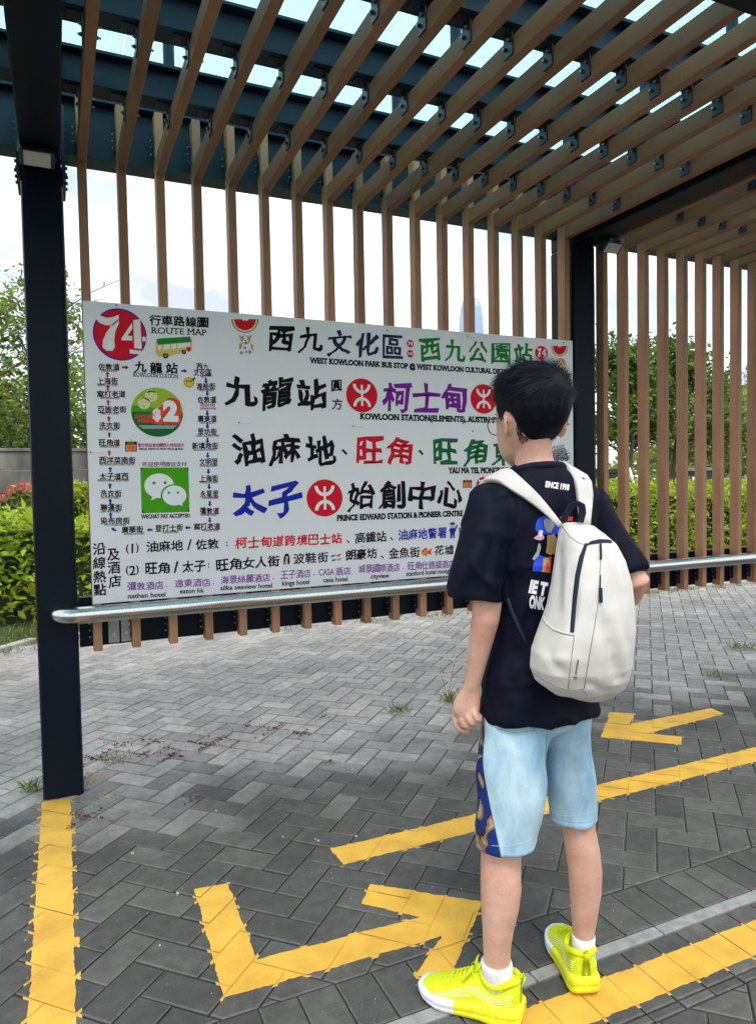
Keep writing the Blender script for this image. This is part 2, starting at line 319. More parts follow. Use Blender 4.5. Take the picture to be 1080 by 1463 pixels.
# yellow floor markings: thick paint with edges that ran into the joints
def ragged(poly, step=0.010, amp=0.0011):
    out = []; n = len(poly); cw = area(poly) > 0
    for i in range(n):
        p = Vector(poly[i]); q = Vector(poly[(i+1) % n]); d = q-p; Ln = d.length; t = d/Ln; nr = Vector((t.y, -t.x)) if cw else Vector((-t.y, t.x))
        k = 0.0; ph = random.uniform(0, 6)
        out.append((p.x, p.y))
        while True:
            k += step*random.uniform(0.6, 1.4)
            if k > Ln-0.012: break
            out.append(tuple(p+t*k+nr*(random.gauss(0, amp)+0.0012*math.sin(k*31+ph))))
    return out
def marking(name, poly, label, cat, group, run=0.009):
    """paint rolled over the blocks: a film on every block and paint that crept a little further along the joints"""
    if area(poly) < 0: poly = poly[::-1]
    rg_ = ragged(poly); bm = bmesh.new(); x0, x1 = min(p[0] for p in poly), max(p[0] for p in poly); y0, y1 = min(p[1] for p in poly), max(p[1] for p in poly)
    base = inset(poly, -run) or poly
    bm.faces.new([bm.verts.new((x, y, -0.0013)) for x, y in base])
    bm.normal_update(); bmesh.ops.triangulate(bm, faces=bm.faces)
    tb = bmesh.new(); tb.faces.new([tb.verts.new((x, y, 0)) for x, y in rg_]); tb.normal_update(); bmesh.ops.triangulate(tb, faces=tb.faces)
    T = []
    for f in tb.faces:
        t = [(v.co.x, v.co.y) for v in f.verts]; T.append(t if area(t) > 0 else t[::-1])
    tb.free()
    for B, cx, cy, z, tx, ty in BLOCKS:
        bx0, bx1, by0, by1 = min(p[0] for p in B), max(p[0] for p in B), min(p[1] for p in B), max(p[1] for p in B)
        if bx1 < x0-.01 or bx0 > x1+.01 or by1 < y0-.01 or by0 > y1+.01: continue
        m = len(B)
        for t in T:
            if max(p[0] for p in t) < bx0 or min(p[0] for p in t) > bx1 or max(p[1] for p in t) < by0 or min(p[1] for p in t) > by1: continue
            S_ = t
            for i in range(m):
                ex, ey = B[(i+1) % m][0]-B[i][0], B[(i+1) % m][1]-B[i][1]; nx, ny = -ey, ex
                S_ = clip(S_, nx, ny, nx*B[i][0]+ny*B[i][1])
                if len(S_) < 3: break
            if len(S_) < 3 or abs(area(S_)) < 1e-8: continue
            bm.faces.new([bm.verts.new((p[0], p[1], z+tx*(p[0]-cx)+ty*(p[1]-cy)+0.0009)) for p in S_])
    bmesh.ops.triangulate(bm, faces=[f for f in bm.faces if len(f.verts) > 6]); bm.normal_update()
    for f in bm.faces:
        if f.normal.z < 0: f.normal_flip()
    me = bpy.data.meshes.new(name); bm.to_mesh(me); bm.free()
    return tag(link(name, me, M['paint']), label, cat, group)
marking('yellow_line', [(-0.099, 3.068), (0.006, 3.062), (-0.006, 1.2), (-0.108, 1.2)], 'yellow painted line running out from the foot of the left navy column', 'floor marking', 'yellow floor lines', 0.014)
marking('yellow_line', [(0.803, 2.225), (0.803, 2.112), (4.6, 2.085), (4.6, 2.2)], 'yellow line passing behind the legs of the person', 'floor marking', 'yellow floor lines')
marking('yellow_line', [(0.55, 1.337), (0.55, 1.236), (3.4, 1.228), (3.4, 1.333)], 'yellow line under the running shoes beside the granite strip', 'floor marking', 'yellow floor lines')
marking('yellow_arrow', [(0.341, 2.182), (0.440, 2.170), (0.433, 1.782), (0.900, 1.757), (0.775, 1.89), (0.838, 1.972), (1.098, 1.74), (0.852, 1.505), (0.776, 1.548), (0.912, 1.655), (0.325, 1.680)],
        'yellow hooked arrow in front of the left shoe of the person', 'floor marking', 'yellow floor arrows')
marking('yellow_arrow', [(2.640, 2.894), (2.728, 2.820), (2.590, 2.708), (3.153, 2.699), (3.138, 2.603), (2.575, 2.567), (2.680, 2.462), (2.598, 2.385), (2.335, 2.630)],
        'yellow arrow on the paving to the right of the backpack', 'floor marking', 'yellow floor arrows')

# ------------------------------------------------------------------ the shelter
SH = empty('bus_shelter', (0, 0, 0)); tag(SH, 'navy steel bus shelter with brown timber slats on its wall and roof', 'bus shelter')
ZB = 2.533
YF, YB = 1.41, 3.085
for x0 in (-0.094, 2.57, 5.234):
    c = MB(); c.box(x0, x0+0.151, 3.08, 3.285, -0.02, 2.52); c.build('column', M['steel_navy'], SH, bevel=0.018)
    b = MB(); b.box(x0+0.004, x0+0.147, 1.33, 3.279, 2.515, 2.73); b.build('cross_beam', M['steel_navy'], SH, bevel=0.006)
    p = MB(); p.box(x0-0.012, x0, 3.09, 3.27, 2.44, 2.75); p.box(x0+0.151, x0+0.163, 3.09, 3.27, 2.44, 2.75)
    for yy in (3.12, 3.18, 3.24):
        for zz in (2.48, 2.54, 2.60, 2.66):
            for xs, sg in ((x0+0.163, 1), (x0-0.012, -1)): p.tube([(xs, yy, zz), (xs+sg*0.009, yy, zz)], 0.007, 6)
    if x0 < 1: p.build('splice_bracket', M['bracket'], SH)
def ibeam(name, y0, z0, w, h, m, x0=-2.4, x1=6.6, tf=0.010, tw=0.012):
    b = MB(); b.box(x0, x1, y0, y0+w, z0, z0+tf); b.box(x0, x1, y0, y0+w, z0+h-tf, z0+h); b.box(x0, x1, y0+w*0.5-tw/2, y0+w*0.5+tw/2, z0+tf, z0+h-tf)
    return b.build(name, m, SH)
for y0 in (2.649, 2.237, 1.82): ibeam('purlin', y0, 2.620, 0.088, 0.122, M['steel_blue'])
lt = MB(); lt.box(-2.4, 6.6, 3.150, 3.262, 2.585, 2.597); lt.box(-2.4, 6.6, 3.150, 3.262, 2.818, 2.83); lt.box(-2.4, 6.6, 3.20, 3.214, 2.597, 2.818)
lt.build('rear_beam', M['steel_blue'], SH)
fb = MB(); fb.box(-2.4, 6.6, 1.20, 1.405, 2.515, 2.74); fb.build('front_beam', M['steel_navy'], SH, bevel=0.006)
fb = MB()
for xa, xb in ((0.062, 2.565), (2.726, 5.23), (5.39, 6.6)):
    fb.box(xa, xb, 3.150, 3.158, 0.585, 0.79); fb.box(xa, xb, 3.158, 3.215, 0.782, 0.79); fb.box(xa, xb, 3.158, 3.215, 0.585, 0.593)
fb.build('bottom_channel', M['steel_navy'], SH, bevel=0.002)
# slats
WX = [0.112+0.15*i for i in range(17)]
RX = [2.776+0.1515*i for i in range(13)]
LX = [-0.255-0.15*i for i in range(5)]
def bracket_mesh():
    b = MB()
    b.box(-0.004, 0.0, -0.024, 0.024, -0.078, 0.0); b.box(-0.05, -0.004, -0.024, 0.024, -0.004, 0.0)
    return b
def L_bracket(name, parent, x, y, z, zdown=0.075, hw=0.023):
    b = MB(); b.box(-0.005, -0.0005, -hw, hw, -zdown, 0.0, 0); b.box(-0.045, -0.005, -hw, hw, -0.005, 0.0, 0)
    for dy, dz in ((-0.010, -0.030), (0.012, -0.048)):
        b.tube([(-0.005, dy, dz), (-0.011, dy, dz)], 0.0065, 6, 0); b.tube([(-0.011, dy, dz), (-0.016, dy, dz)], 0.0036, 8, 1)
        b.tube([(0.0345, dy, dz), (0.041, dy, dz)], 0.0065, 6, 0); b.tube([(0.041, dy, dz), (0.049, dy, dz)], 0.0034, 8, 1)
    return b
rb_mesh = None; wb_mesh = None
def v_bracket():
    b = MB()
    b.box(-0.004, -0.0005, 0.03, 0.062, -0.045, 0.045, 0)
    for dz in (-0.028, 0.0, 0.028):
        b.tube([(-0.004, 0.046, dz), (-0.010, 0.046, dz)], 0.006, 6, 0); b.tube([(-0.010, 0.046, dz), (-0.014, 0.046, dz)], 0.0034, 8, 1)
        b.tube([(0.0345, 0.046, dz), (0.040, 0.046, dz)], 0.006, 6, 0)
    return b
pr_roof = None; pr_wall = None
for i, x in enumerate(WX+RX+LX):
    if pr_wall is None:
        w = MB(); w.box(0, 0.034, 3.085, 3.145, 0.575, 2.79); pr_wall = w.build('wall_slat', M['wood'], SH, bevel=0.003, loc=(x, 0, 0))
        for zc in (0.655, 2.66):
            br = v_bracket().build('bracket', [M['bracket'], M['bolt']], pr_wall, loc=(0, 3.085, zc)); br.location.z = zc
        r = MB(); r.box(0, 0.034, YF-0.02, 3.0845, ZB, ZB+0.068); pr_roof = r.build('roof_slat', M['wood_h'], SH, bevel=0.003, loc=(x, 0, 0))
        for yy in (2.693, 2.281, 1.864):
            L_bracket('bracket', None, 0, 0, 0).build('bracket', [M['bracket'], M['bolt']], pr_roof, loc=(0, yy, 2.620))
    else:
        if x > 0:
            o = copy_tree(pr_wall, SH); o.location = (x, 0, random.uniform(-0.003, 0.003)); o.rotation_euler.y = random.gauss(0, 0.0006)
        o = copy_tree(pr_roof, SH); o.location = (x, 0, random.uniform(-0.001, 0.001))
# glass roof on stub posts
k = 0
for xa in (-2.3, -1.0, 0.3, 1.6, 2.9, 4.2, 5.5):
    gl = MB(); gl.box(xa, xa+1.292, 1.24, 2.26, 2.985, 2.997); gl.build('glass_panel', M['glass'], SH)
    gl = MB(); gl.box(xa, xa+1.292, 2.268, 3.36, 2.985, 2.997); gl.build('glass_panel', M['glass'], SH)
for X in (0.43, 1.375, 2.285, 3.25, 4.2, -0.5):
    for Y in (2.78, 2.285, 1.865):
        p = MB(); p.tube([(X, Y, 2.742), (X, Y, 2.935)], 0.021, 16, 0); p.tube([(X, Y, 2.935), (X, Y, 2.948)], 0.016, 16, 1); p.tube([(X, Y, 2.948), (X, Y, 2.984)], 0.019, 16, 1)
        p.build('glass_post', [M['steel_blue'], M['bolt']], SH, smooth=False)
# handrail: polished tube in front of the wall, its end bent back into the column
hp = []
for k in range(9):
    a = math.pi/2*k/8; hp.append((0.03-0.075*math.sin(a)*1.0, 3.088-0.086+0.086*math.cos(a), 0.742))
hp = [(-0.012, 3.10, 0.742)]+[(0.06-0.072*math.cos(a)-0.02*0, 3.075-0.075*math.sin(a), 0.742) for a in [math.pi/2*k/8 for k in range(9)]] + [(0.2+0.35*k, 3.0, 0.742) for k in range(17)]
h = MB(); h.tube(hp, 0.0335, 24); h.build('handrail', M['chrome'], SH, smooth=True)
for X in (1.35, 3.6, 4.9):
    s = MB(); s.tube([(X, 3.0, 0.742), (X, 3.15, 0.700)], 0.012, 12); s.build('rail_support', M['chrome'], SH, smooth=True)
s = MB()
for X in (0.172, 0.222):
    s.box(X, X+0.043, 3.128, 3.149, 0.595, 0.70, 0); s.tube([(X+0.021, 3.128, 0.633), (X+0.021, 3.116, 0.633)], 0.013, 12, 0); s.tube([(X+0.021, 3.116, 0.633), (X+0.021, 3.110, 0.633)], 0.006, 8, 1)
s.build('splice_plate', [M['grey_plate'], M['bolt']], SH, bevel=0.001)
# floodlights under the cross beams
def lens_mat():
    m, n, b = nodes_of('floodlight_lens'); b.inputs['Base Color'].default_value = (0.55, 0.56, 0.54, 1); b.inputs['Roughness'].default_value = 0.12
    return m
M['lens'] = lens_mat()
def floodlight(x, label):
    r = empty('floodlight', (x, 2.985, 2.50)); tag(r, label, 'floodlight', 'floodlights at the column heads'); r.rotation_euler = (math.radians(-38), 0, 0)
    b = MB(); b.box(-0.058, 0.058, -0.03, 0.035, -0.035, 0.0, 0)
    for k in range(5): b.box(-0.05, 0.05, -0.026+0.013*k, -0.020+0.013*k, 0.0, 0.014, 0)
    b.build('housing', M['lamp_body'], r, bevel=0.004)
    l = MB(); l.box(-0.046, 0.046, -0.026, 0.030, -0.040, -0.0345); l.build('lens', M['lens'], r, bevel=0.002)
    k = MB(); k.box(-0.066, -0.060, -0.012, 0.012, -0.025, 0.055); k.box(0.060, 0.066, -0.012, 0.012, -0.025, 0.055); k.box(-0.066, 0.066, -0.012, 0.012, 0.049, 0.055)
    k.build('bracket', M['bracket'], r)
    return r
floodlight(-0.03, 'small floodlight at the head of the left column')
floodlight(2.735, 'small floodlight at the head of the column right of the sign')
# ------------------------------------------------------------------ the route sign
SG = empty('route_sign', (1.336, 3.08, 1.38)); tag(SG, 'large white bus route sign covered in Chinese lettering, tied to the timber slats', 'sign')
SX, SY, SZ = 1.336, 3.08, 1.38
def SPt(px, py):
    p = on_y(px, py, SY); return p.x-SX, p.z-SZ
pm = MB(); pm.box(-1.222, 1.222, 0.0, 0.004, -0.61, 0.61, 0); pm.build('panel', M['panel'], SG, bevel=0.0012)
def ink(name, col, rough=0.5): return mat(name, col, rough, 0, 0.04, 3, spec=0.05)
INK = {'k': ink('black_ink', (0.008, 0.009, 0.011)), 'n': ink('navy_ink', (0.02, 0.03, 0.075)), 'r': ink('red_ink', (0.62, 0.012, 0.028)), 'b': ink('blue_ink', (0.012, 0.028, 0.34)),
       'p': ink('purple_ink', (0.19, 0.018, 0.27)), 'g': ink('green_ink', (0.018, 0.21, 0.035)), 'v': ink('violet_ink', (0.20, 0.045, 0.30)), 'm': ink('magenta_ink', (0.36, 0.012, 0.13)),
       'w': ink('white_ink', (0.76, 0.77, 0.78)), 'G': ink('bright_green_ink', (0.06, 0.33, 0.012)), 'd': ink('deep_green_ink', (0.010, 0.135, 0.045)), 'l': ink('lime_ink', (0.30, 0.47, 0.04)),
       'y': ink('yellow_ink', (0.70, 0.55, 0.03)), 'o': ink('orange_ink', (0.75, 0.28, 0.06)), 'c': ink('cream_ink', (0.70, 0.66, 0.33)), 's': ink('skin_ink', (0.66, 0.42, 0.28)),
       'e': ink('tan_ink', (0.52, 0.33, 0.18)), 't': ink('teal_ink', (0.05, 0.25, 0.33)), 'S': ink('red_orange_ink', (0.68, 0.07, 0.03)), 'B': ink('bus_yellow_ink', (0.66, 0.50, 0.12)), 'h': ink('grey_ink', (0.25, 0.26, 0.27))}
KEYS = list(INK); MI = {k: i for i, k in enumerate(KEYS)}
GC = {}
def glyph(ch, bold, off=0.0):
    key = (ch, bold, off)
    if key in GC: return GC[key]
    cu = bpy.data.curves.new('tmp', 'FONT'); cu.body = ch; cu.size = 1.0; cu.resolution_u = 3; cu.bevel_depth = bold; cu.bevel_resolution = 2 if off else 1; cu.offset = off
    ob = bpy.data.objects.new('tmp', cu); COL.objects.link(ob)
    dg = bpy.context.evaluated_depsgraph_get(); me = bpy.data.meshes.new_from_object(ob.evaluated_get(dg))
    n = len(me.vertices); co_ = np.empty(n*3); me.vertices.foreach_get('co', co_); co_ = co_.reshape(-1, 3); fs = [tuple(p.vertices) for p in me.polygons]
    bpy.data.objects.remove(ob); bpy.data.curves.remove(cu); bpy.data.meshes.remove(me)
    GC[key] = (co_, fs); return GC[key]
class Print:
    def __init__(s): s.V = []; s.F = []; s.Mi = []; s.n = 0
    def raw(s, v, fs, k): s.V.append(v); s.F += [tuple(i+s.n for i in f) for f in fs]; s.Mi += [MI[k]]*len(fs); s.n += len(v)
    def poly(s, pts, k, z):                       # pts in sign metres (u, v)
        v = np.array([(u, -z, w) for u, w in pts]); s.raw(v, [tuple(range(len(pts)))], k)
    def build(s, name, parent):
        me = bpy.data.meshes.new(name); me.from_pydata(np.concatenate(s.V).tolist(), [], s.F); 
        for k in KEYS: me.materials.append(INK[k])
        me.polygons.foreach_set('material_index', s.Mi); me.update()
        o = bpy.data.objects.new(name, me); COL.objects.link(o); o.parent = parent; return o
lr = random.Random(11)
def cjk(P, s, L, R_, hpx, k, bold=0.035, z=0.0009, brush=0.05, wide=1.0):
    """one row of square characters; L, R_ = pixel mid-points of the two ends of the row"""
    (u0, v0), (u1, v1) = SPt(*L), SPt(*R_); n = len(s)
    xm, ym = (L[0]+R_[0])/2, (L[1]+R_[1])/2; h = SPt(xm, ym-hpx/2)[1]-SPt(xm, ym+hpx/2)[1]
    cw = math.hypot(u1-u0, v1-v0)/n if n > 1 else h
    w = min(cw*0.98, h*1.08)*wide
    if n > 1: cu0 = w/2; span = math.hypot(u1-u0, v1-v0)-w; 
    for i, ch in enumerate(s):
        if ch == ' ': continue
        t = 0.5 if n == 1 else (w/2+span*i/(n-1))/math.hypot(u1-u0, v1-v0)
        put(P, ch, u0+(u1-u0)*t, v0+(v1-v0)*t, w, h, k, bold, z, brush)
def put(P, ch, uc, vc, w, h, k, bold, z, brush):
    g, fs = glyph(ch, bold+0.018, -0.016) if brush > .1 else glyph(ch, bold)
    if len(g) == 0: return
    mn, mx_ = g.min(0), g.max(0)
    x = (g[:, 0]-(mn[0]+mx_[0])/2); y = (g[:, 1]-(mn[1]+mx_[1])/2)
    if ch in '、,.:：一': bx, by = 0.95, 0.95; y = y-0.25*(ch == '、'); 
    elif ch in '()/:12': bx, by = (mx_[0]-mn[0])*1.25, mx_[1]-mn[1]
    else: bx, by = max(mx_[0]-mn[0], 0.7), max(mx_[1]-mn[1], 0.8)
    sx, sy = w/bx, h/by
    if ch in '()/12:': sx = sy*0.95
    # a brush hand: rising horizontals, uneven swelling of the strokes
    a = lr.uniform(0.6, 1.2)*brush; b = lr.uniform(-0.03, 0.05)*(brush > 0); ph = lr.uniform(0, 6.28)
    x2 = x+b*y+brush*0.45*np.sin(4.1*y+ph)*0.5; y2 = y+a*x+brush*0.4*np.sin(4.7*x+ph*1.7)
    x2 = x2+brush*0.22*np.sin(13*y+9*x+ph); y2 = y2+brush*0.22*np.sin(12*x-8*y+ph)
    v = np.stack([uc+x2*sx, -z-(g[:, 2]/max(bold, .005))*0.00012, vc+y2*sy], 1); P.raw(v, fs, k)
def latin(P, s, L, R_, hpx, k, bold=0.03, z=0.0009, fit=True):
    (u0, v0), (u1, v1) = SPt(*L), SPt(*R_); xm, ym = (L[0]+R_[0])/2, (L[1]+R_[1])/2
    h = SPt(xm, ym-hpx/2)[1]-SPt(xm, ym+hpx/2)[1]
    g, fs = glyph(s, bold); mn, mx_ = g.min(0), g.max(0); Ln = math.hypot(u1-u0, v1-v0); sx = Ln/(mx_[0]-mn[0]); sy = h/0.73
    if k == 'k' and hpx > 5 and s.upper() == s:        # slab feet and heads on the stems
        ex_v = []; ex_f = []
        for yc, y0_, y1_ in ((0.035, -0.012, 0.075), (0.665, 0.625, 0.712)):
            iv = []
            for f in fs:
                P4 = [g[i] for i in f]; xs_ = [p[0]+(q[0]-p[0])*(yc-p[1])/(q[1]-p[1]) for p, q in zip(P4, P4[1:]+P4[:1]) if (p[1]-yc)*(q[1]-yc) < 0]
                if len(xs_) >= 2: iv.append((min(xs_), max(xs_)))
            iv.sort(); mg = []
            for a_, b_ in iv:
                if mg and a_ <= mg[-1][1]+.004: mg[-1][1] = max(mg[-1][1], b_)
                else: mg.append([a_, b_])
            for a_, b_ in mg:
                if b_-a_ < .25:
                    n0 = len(g)+len(ex_v); ex_v += [(a_-.075, y0_, .9*bold), (b_+.075, y0_, .9*bold), (b_+.075, y1_, .9*bold), (a_-.075, y1_, .9*bold)]; ex_f.append((n0, n0+1, n0+2, n0+3))
        if ex_v: g = np.concatenate([g, np.array(ex_v)*np.array([1, 1, 1.35])]); fs = list(fs)+ex_f
    x = (g[:, 0]-mn[0])*sx; y = (g[:, 1]-0.36)*sy; tx, ty = (u1-u0)/Ln, (v1-v0)/Ln
    P.raw(np.stack([u0+x*tx, -z-(g[:, 2]/max(bold, .005))*0.00012, v0+y+x*ty], 1), fs, k)
def disc(P, px, py, rx, k, z, ry=None, n=36):
    u, v = SPt(px, py); a = SPt(px+rx, py)[0]-SPt(px-rx, py)[0]; a /= 2
    b = a if ry is None else (SPt(px, py-ry)[1]-SPt(px, py+ry)[1])/2
    P.poly([(u+a*math.cos(2*math.pi*i/n), v+b*math.sin(2*math.pi*i/n)) for i in range(n)][::-1], k, z)
    return u, v, a
def pp(P, pts, k, z): P.poly([SPt(*p) for p in pts], k, z)
def arrow(P, px, py, d, k, ln=12, wd=8, z=0.0009):
    u, v = SPt(px, py); s_ = (SPt(px, py-ln/2)[1]-SPt(px, py+ln/2)[1]); w = s_*wd/ln
    sh = [(-.5, .22), (0.05, .22), (0.05, .5), (.5, 0), (0.05, -.5), (0.05, -.22), (-.5, -.22)]
    c, q = math.cos(math.radians(d)), math.sin(math.radians(d))
    P.poly([(u+(a*s_)*c-(b*w)*q, v+(a*s_)*q+(b*w)*c) for a, b in sh], k, z)

P = Print()
# --- main rows
cjk(P, '行車路線圖', (213.5, 457), (298, 461), 15, 'k', 0.03)
latin(P, 'ROUTE MAP', (217, 471.5), (295.5, 475), 9, 'k', 0.012)
cjk(P, '西九', (383, 484), (461, 487), 35, 'k', 0.028, brush=.12); cjk(P, '文化', (467, 489), (541, 493.5), 35, 'n', 0.028, brush=.12); cjk(P, '區', (545, 495), (577, 496), 34, 'n', 0.02)
cjk(P, '西九公園站', (599, 499), (761, 507), 31, 'g', 0.022, brush=.12)
latin(P, 'WEST KOWLOON PARK BUS STOP @ WEST KOWLOON CULTURAL DISTRICT', (442.5, 514.5), (735, 532), 7.5, 'k', 0.055)
cjk(P, '九龍站', (320, 558), (467, 564), 44, 'k', 0.028, brush=.12); cjk(P, '圓', (474, 551), (487.5, 551), 16.5, 'k', 0.03); cjk(P, '方', (474, 577.5), (489, 577.5), 16.5, 'k', 0.02)
cjk(P, '柯士甸', (547, 567), (667, 569.5), 41, 'p', 0.028, brush=.12)
latin(P, 'KOWLOON STATION(ELEMENTS), AUSTIN STATION & HIGH SPEED RAIL', (514.5, 594.5), (812.5, 603), 8, 'k', 0.055)
cjk(P, '油麻地', (331, 641), (479, 644), 43, 'k', 0.026, brush=.12); cjk(P, '、', (484, 639), (500, 639), 26, 'k', 0.02, brush=0)
cjk(P, '旺角', (509, 644), (589.5, 645), 39, 'r', 0.028, brush=.12); cjk(P, '、', (593, 640), (609, 640), 24, 'k', 0.02, brush=0); cjk(P, '旺角東', (618.5, 645.5), (735, 648), 37, 'd', 0.028, brush=.12)
latin(P, 'YAU MA TEI, MONGKOK & M', (640, 672), (740, 671.5), 8, 'k', 0.055); latin(P, 'K', (806, 670), (812, 670), 8, 'k', 0.055)
cjk(P, '太子', (331, 714), (432, 713), 46, 'b', 0.034, brush=.12); cjk(P, '始創中心', (496, 709), (661, 706), 39, 'k', 0.026, brush=.12)
latin(P, 'PRINCE EDWARD STATION & PIONEER CENTRE', (481.5, 740), (661, 733), 8, 'k', 0.055)
# --- hand written rows at the foot
H = 15.5
cjk(P, '(1)', (179, 784.5), (200, 783), 14, 'k', 0.02, brush=.03); cjk(P, '油麻地/佐敦', (209, 781.5), (313, 776.5), H, 'k', 0.02); cjk(P, ':', (320, 777), (329, 777), 12, 'k', 0.03, brush=0)
cjk(P, '柯士甸道跨境巴士站', (336, 776), (488.5, 769), H, 'r', 0.025); cjk(P, '、', (492, 770), (502, 770), 14, 'k', 0.02, brush=0); cjk(P, '高鐵站', (507, 768.5), (552, 766.5), H, 'k', 0.02); cjk(P, '、', (554, 766), (564, 766), 14, 'k', 0.02, brush=0)
cjk(P, '油麻地警署', (568.5, 764.5), (638, 761), H, 'b', 0.022); cjk(P, '廟', (654, 760), (668, 760), 15, 'k', 0.02)
cjk(P, '(2)', (179, 815.5), (200, 814), 14, 'k', 0.02, brush=.03); cjk(P, '旺角/太子', (208, 812.5), (294, 808.5), 16.5, 'k', 0.025); cjk(P, ':', (294, 808), (303, 808), 12, 'k', 0.03, brush=0)
cjk(P, '旺角女人街', (309, 808), (399.5, 801), 16.5, 'k', 0.025); cjk(P, '波鞋街', (419, 798.5), (469, 796), H, 'k', 0.02); cjk(P, '朗豪坊', (493.5, 793.5), (538.5, 790), H, 'k', 0.025); cjk(P, '、', (541, 792), (551, 792), 14, 'k', 0.02, brush=0)
cjk(P, '金魚街', (555, 790.5), (599.5, 788.5), H, 'k', 0.02); cjk(P, '花墟', (620.5, 786.5), (648, 785.5), 14, 'k', 0.02)
for s, a, b in (('彌敦酒店', (182.5, 838), (234, 836)), ('逸東酒店', (250, 833.5), (301, 832)), ('海景絲麗酒店', (315.5, 829), (386, 825)), ('王子酒店', (401, 821.5), (444, 819)), ('城景國際酒店', (512, 813), (571, 810.5)), ('旺角仕德福酒店', (582.5, 809), (649, 805.5))):
    cjk(P, s, a, b, 11.5, 'v', 0.012)
    if '仕' not in s: u, v = SPt(b[0]+4, b[1]); cjk(P, '.', (b[0]+2, b[1]+2), (b[0]+7, b[1]+2), 12, 'v', 0.01, brush=0)
latin(P, 'CASA', (455.5, 817.5), (477.5, 816.5), 9.5, 'v', 0.012); cjk(P, '酒店', (479, 816.5), (501, 815.5), 11.5, 'v', 0.012)
for s, a, b in (('nathan hotel', (183, 851.5), (237, 848.8)), ('eaton hk', (257, 844.5), (292, 843)), ('silka seaview hotel', (315, 839.8), (389, 836)), ('kings hotel', (403, 833.3), (442, 831)), ('casa hotel', (462, 828.5), (496.5, 826.8)), ('cityview', (529, 823.3), (556, 821.7)), ('stanford hotel mongkok', (580, 819.6), (653, 814.5))):
    latin(P, s, a, b, 6.8, 'k', 0.022)
for ch, x, y in (('沿', 142, 784), ('線', 142.5, 804), ('熱', 143, 824), ('點', 143, 842.5), ('及', 162.5, 792), ('酒', 163, 811), ('店', 164.5, 830.5)):
    cjk(P, ch, (x-8.5, y), (x+8.5, y), 17.5, 'k', 0.02)
# --- the route diagram
def stop(s, a, b, en=None, ea=None, eb=None, k='k', h=10, bold=0.025):
    cjk(P, s, a, b, h, k, bold, brush=.03)
    if en: latin(P, en, ea, eb, 2.8, 'k', 0.02)
stop('佐敦道', (141, 524), (171.5, 524.5), 'JORDAN ROAD', (145, 529.8), (168, 530)); arrow(P, 179.5, 525, 0, 'm', 9, 7)
cjk(P, '九龍站', (192, 524), (254.5, 526.5), 16, 'k', 0.035); latin(P, 'KOWLOON STATION', (191, 534.8), (254.5, 537.6), 6, 'k', 0.012); arrow(P, 263.5, 530, 0, 'b', 8, 6)
stop('西九', (281, 524), (299, 524.5)); stop('文化區', (276.5, 532.3), (303, 533), 'WKCD', (287, 537.8), (295, 538))
lefts = [('上海街', 139, 169, 544.4, 'SHANGHAI STREET', 140, 169), ('窩打老道', 139, 180, 563, 'WATERLOO ROAD', 144, 171), ('亞皆老街', 140, 181, 585, 'ARGYLE STREET', 145, 171), ('洗衣街', 142, 172, 608, 'SAI YEE STREET', 143, 170),
         ('旺角道', 142, 172, 632.4, 'MONG KOK ROAD', 143, 170), ('西洋菜南街', 142, 194, 657.6, 'SAI YEUNG CHOI STREET SOUTH', 143, 192), ('太子道西', 142.5, 184, 680.7, 'PRINCE EDWARD ROAD WEST', 140, 185), ('洗衣街', 143.5, 174, 705, 'SAI YEE STREET', 145, 172), ('聯運街', 144, 175, 725, 'LUEN WAN STREET', 144, 173), ('染布房街', 144, 186, 744, 'YIM PO FONG STREET', 149, 181)]
for s, a, b, y, en, ea, eb in lefts: stop(s, (a, y), (b, y), en, (ea, y+5.8), (eb, y+5.8))
for x, y, k in ((154, 534.8, 'm'), (154.6, 554, 'm'), (155, 575, 'm'), (156, 598.2, 'm'), (156.7, 621, 'm'), (156.5, 646.7, 'm'), (158, 670.6, 'b'), (157.6, 694, 'b'), (158, 716.3, 'b'), (158.7, 736, 'b')): arrow(P, x, y, 90, k, 8, 6)
arrow(P, 163, 756.5, 145, 'b', 8, 6)
stop('廣華街', (174, 757), (205, 756), 'KWONG WAH STREET', (178, 763), (207, 762)); arrow(P, 214.4, 757, 180, 'b', 8, 6)
stop('登打士街', (222, 754.8), (262, 753.5), 'DUNDAS STREET', (233, 760.8), (256, 760)); arrow(P, 268.5, 754, 180, 'b', 8, 6)
rights = [('渡船街', 281, 308, 552, 'FERRY STREET', 285, 306), ('佐敦道', 282.5, 309.5, 571, None, 0, 0), ('廣東道', 282.5, 310, 598.3, 'CANTON ROAD', 286, 307), ('眾坊街', 282.5, 310, 617, 'PUBLIC SQUARE STREET', 280, 314), ('新填地街', 274.5, 312, 637, 'RECLAMATION STREET', 277, 309),
          ('文明里', 285, 311.5, 660, 'MAN MING LANE', 286, 310), ('上海街', 285, 312, 683.5, 'SHANGHAI STREET', 286, 312), ('永星里', 286, 312.5, 705.7, 'WING SING LANE', 289, 312), ('彌敦道', 286, 313.5, 730, 'NATHAN ROAD', 288, 310), ('窩打老道', 277, 315, 752, 'WATERLOO ROAD', 289, 312)]
for s, a, b, y, en, ea, eb in rights: stop(s, (a, y), (b, y), en, (ea, y+5.6), (eb, y+5.6))
cjk(P, '炮台街', (286, 578.3), (307.5, 578.3), 6.5, 'm', 0.005); latin(P, 'JORDAN ROAD', (286, 583.6), (309, 583.6), 2.6, 'k', 0.02)
for x, y in ((294.6, 544), (296.5, 562), (296.3, 590.3), (296.7, 608.7), (296.7, 629.3), (297, 650.6), (298, 673.5), (299, 695.4), (300, 719.6), (300, 743)): arrow(P, x, y, -90, 'b', 8, 6)
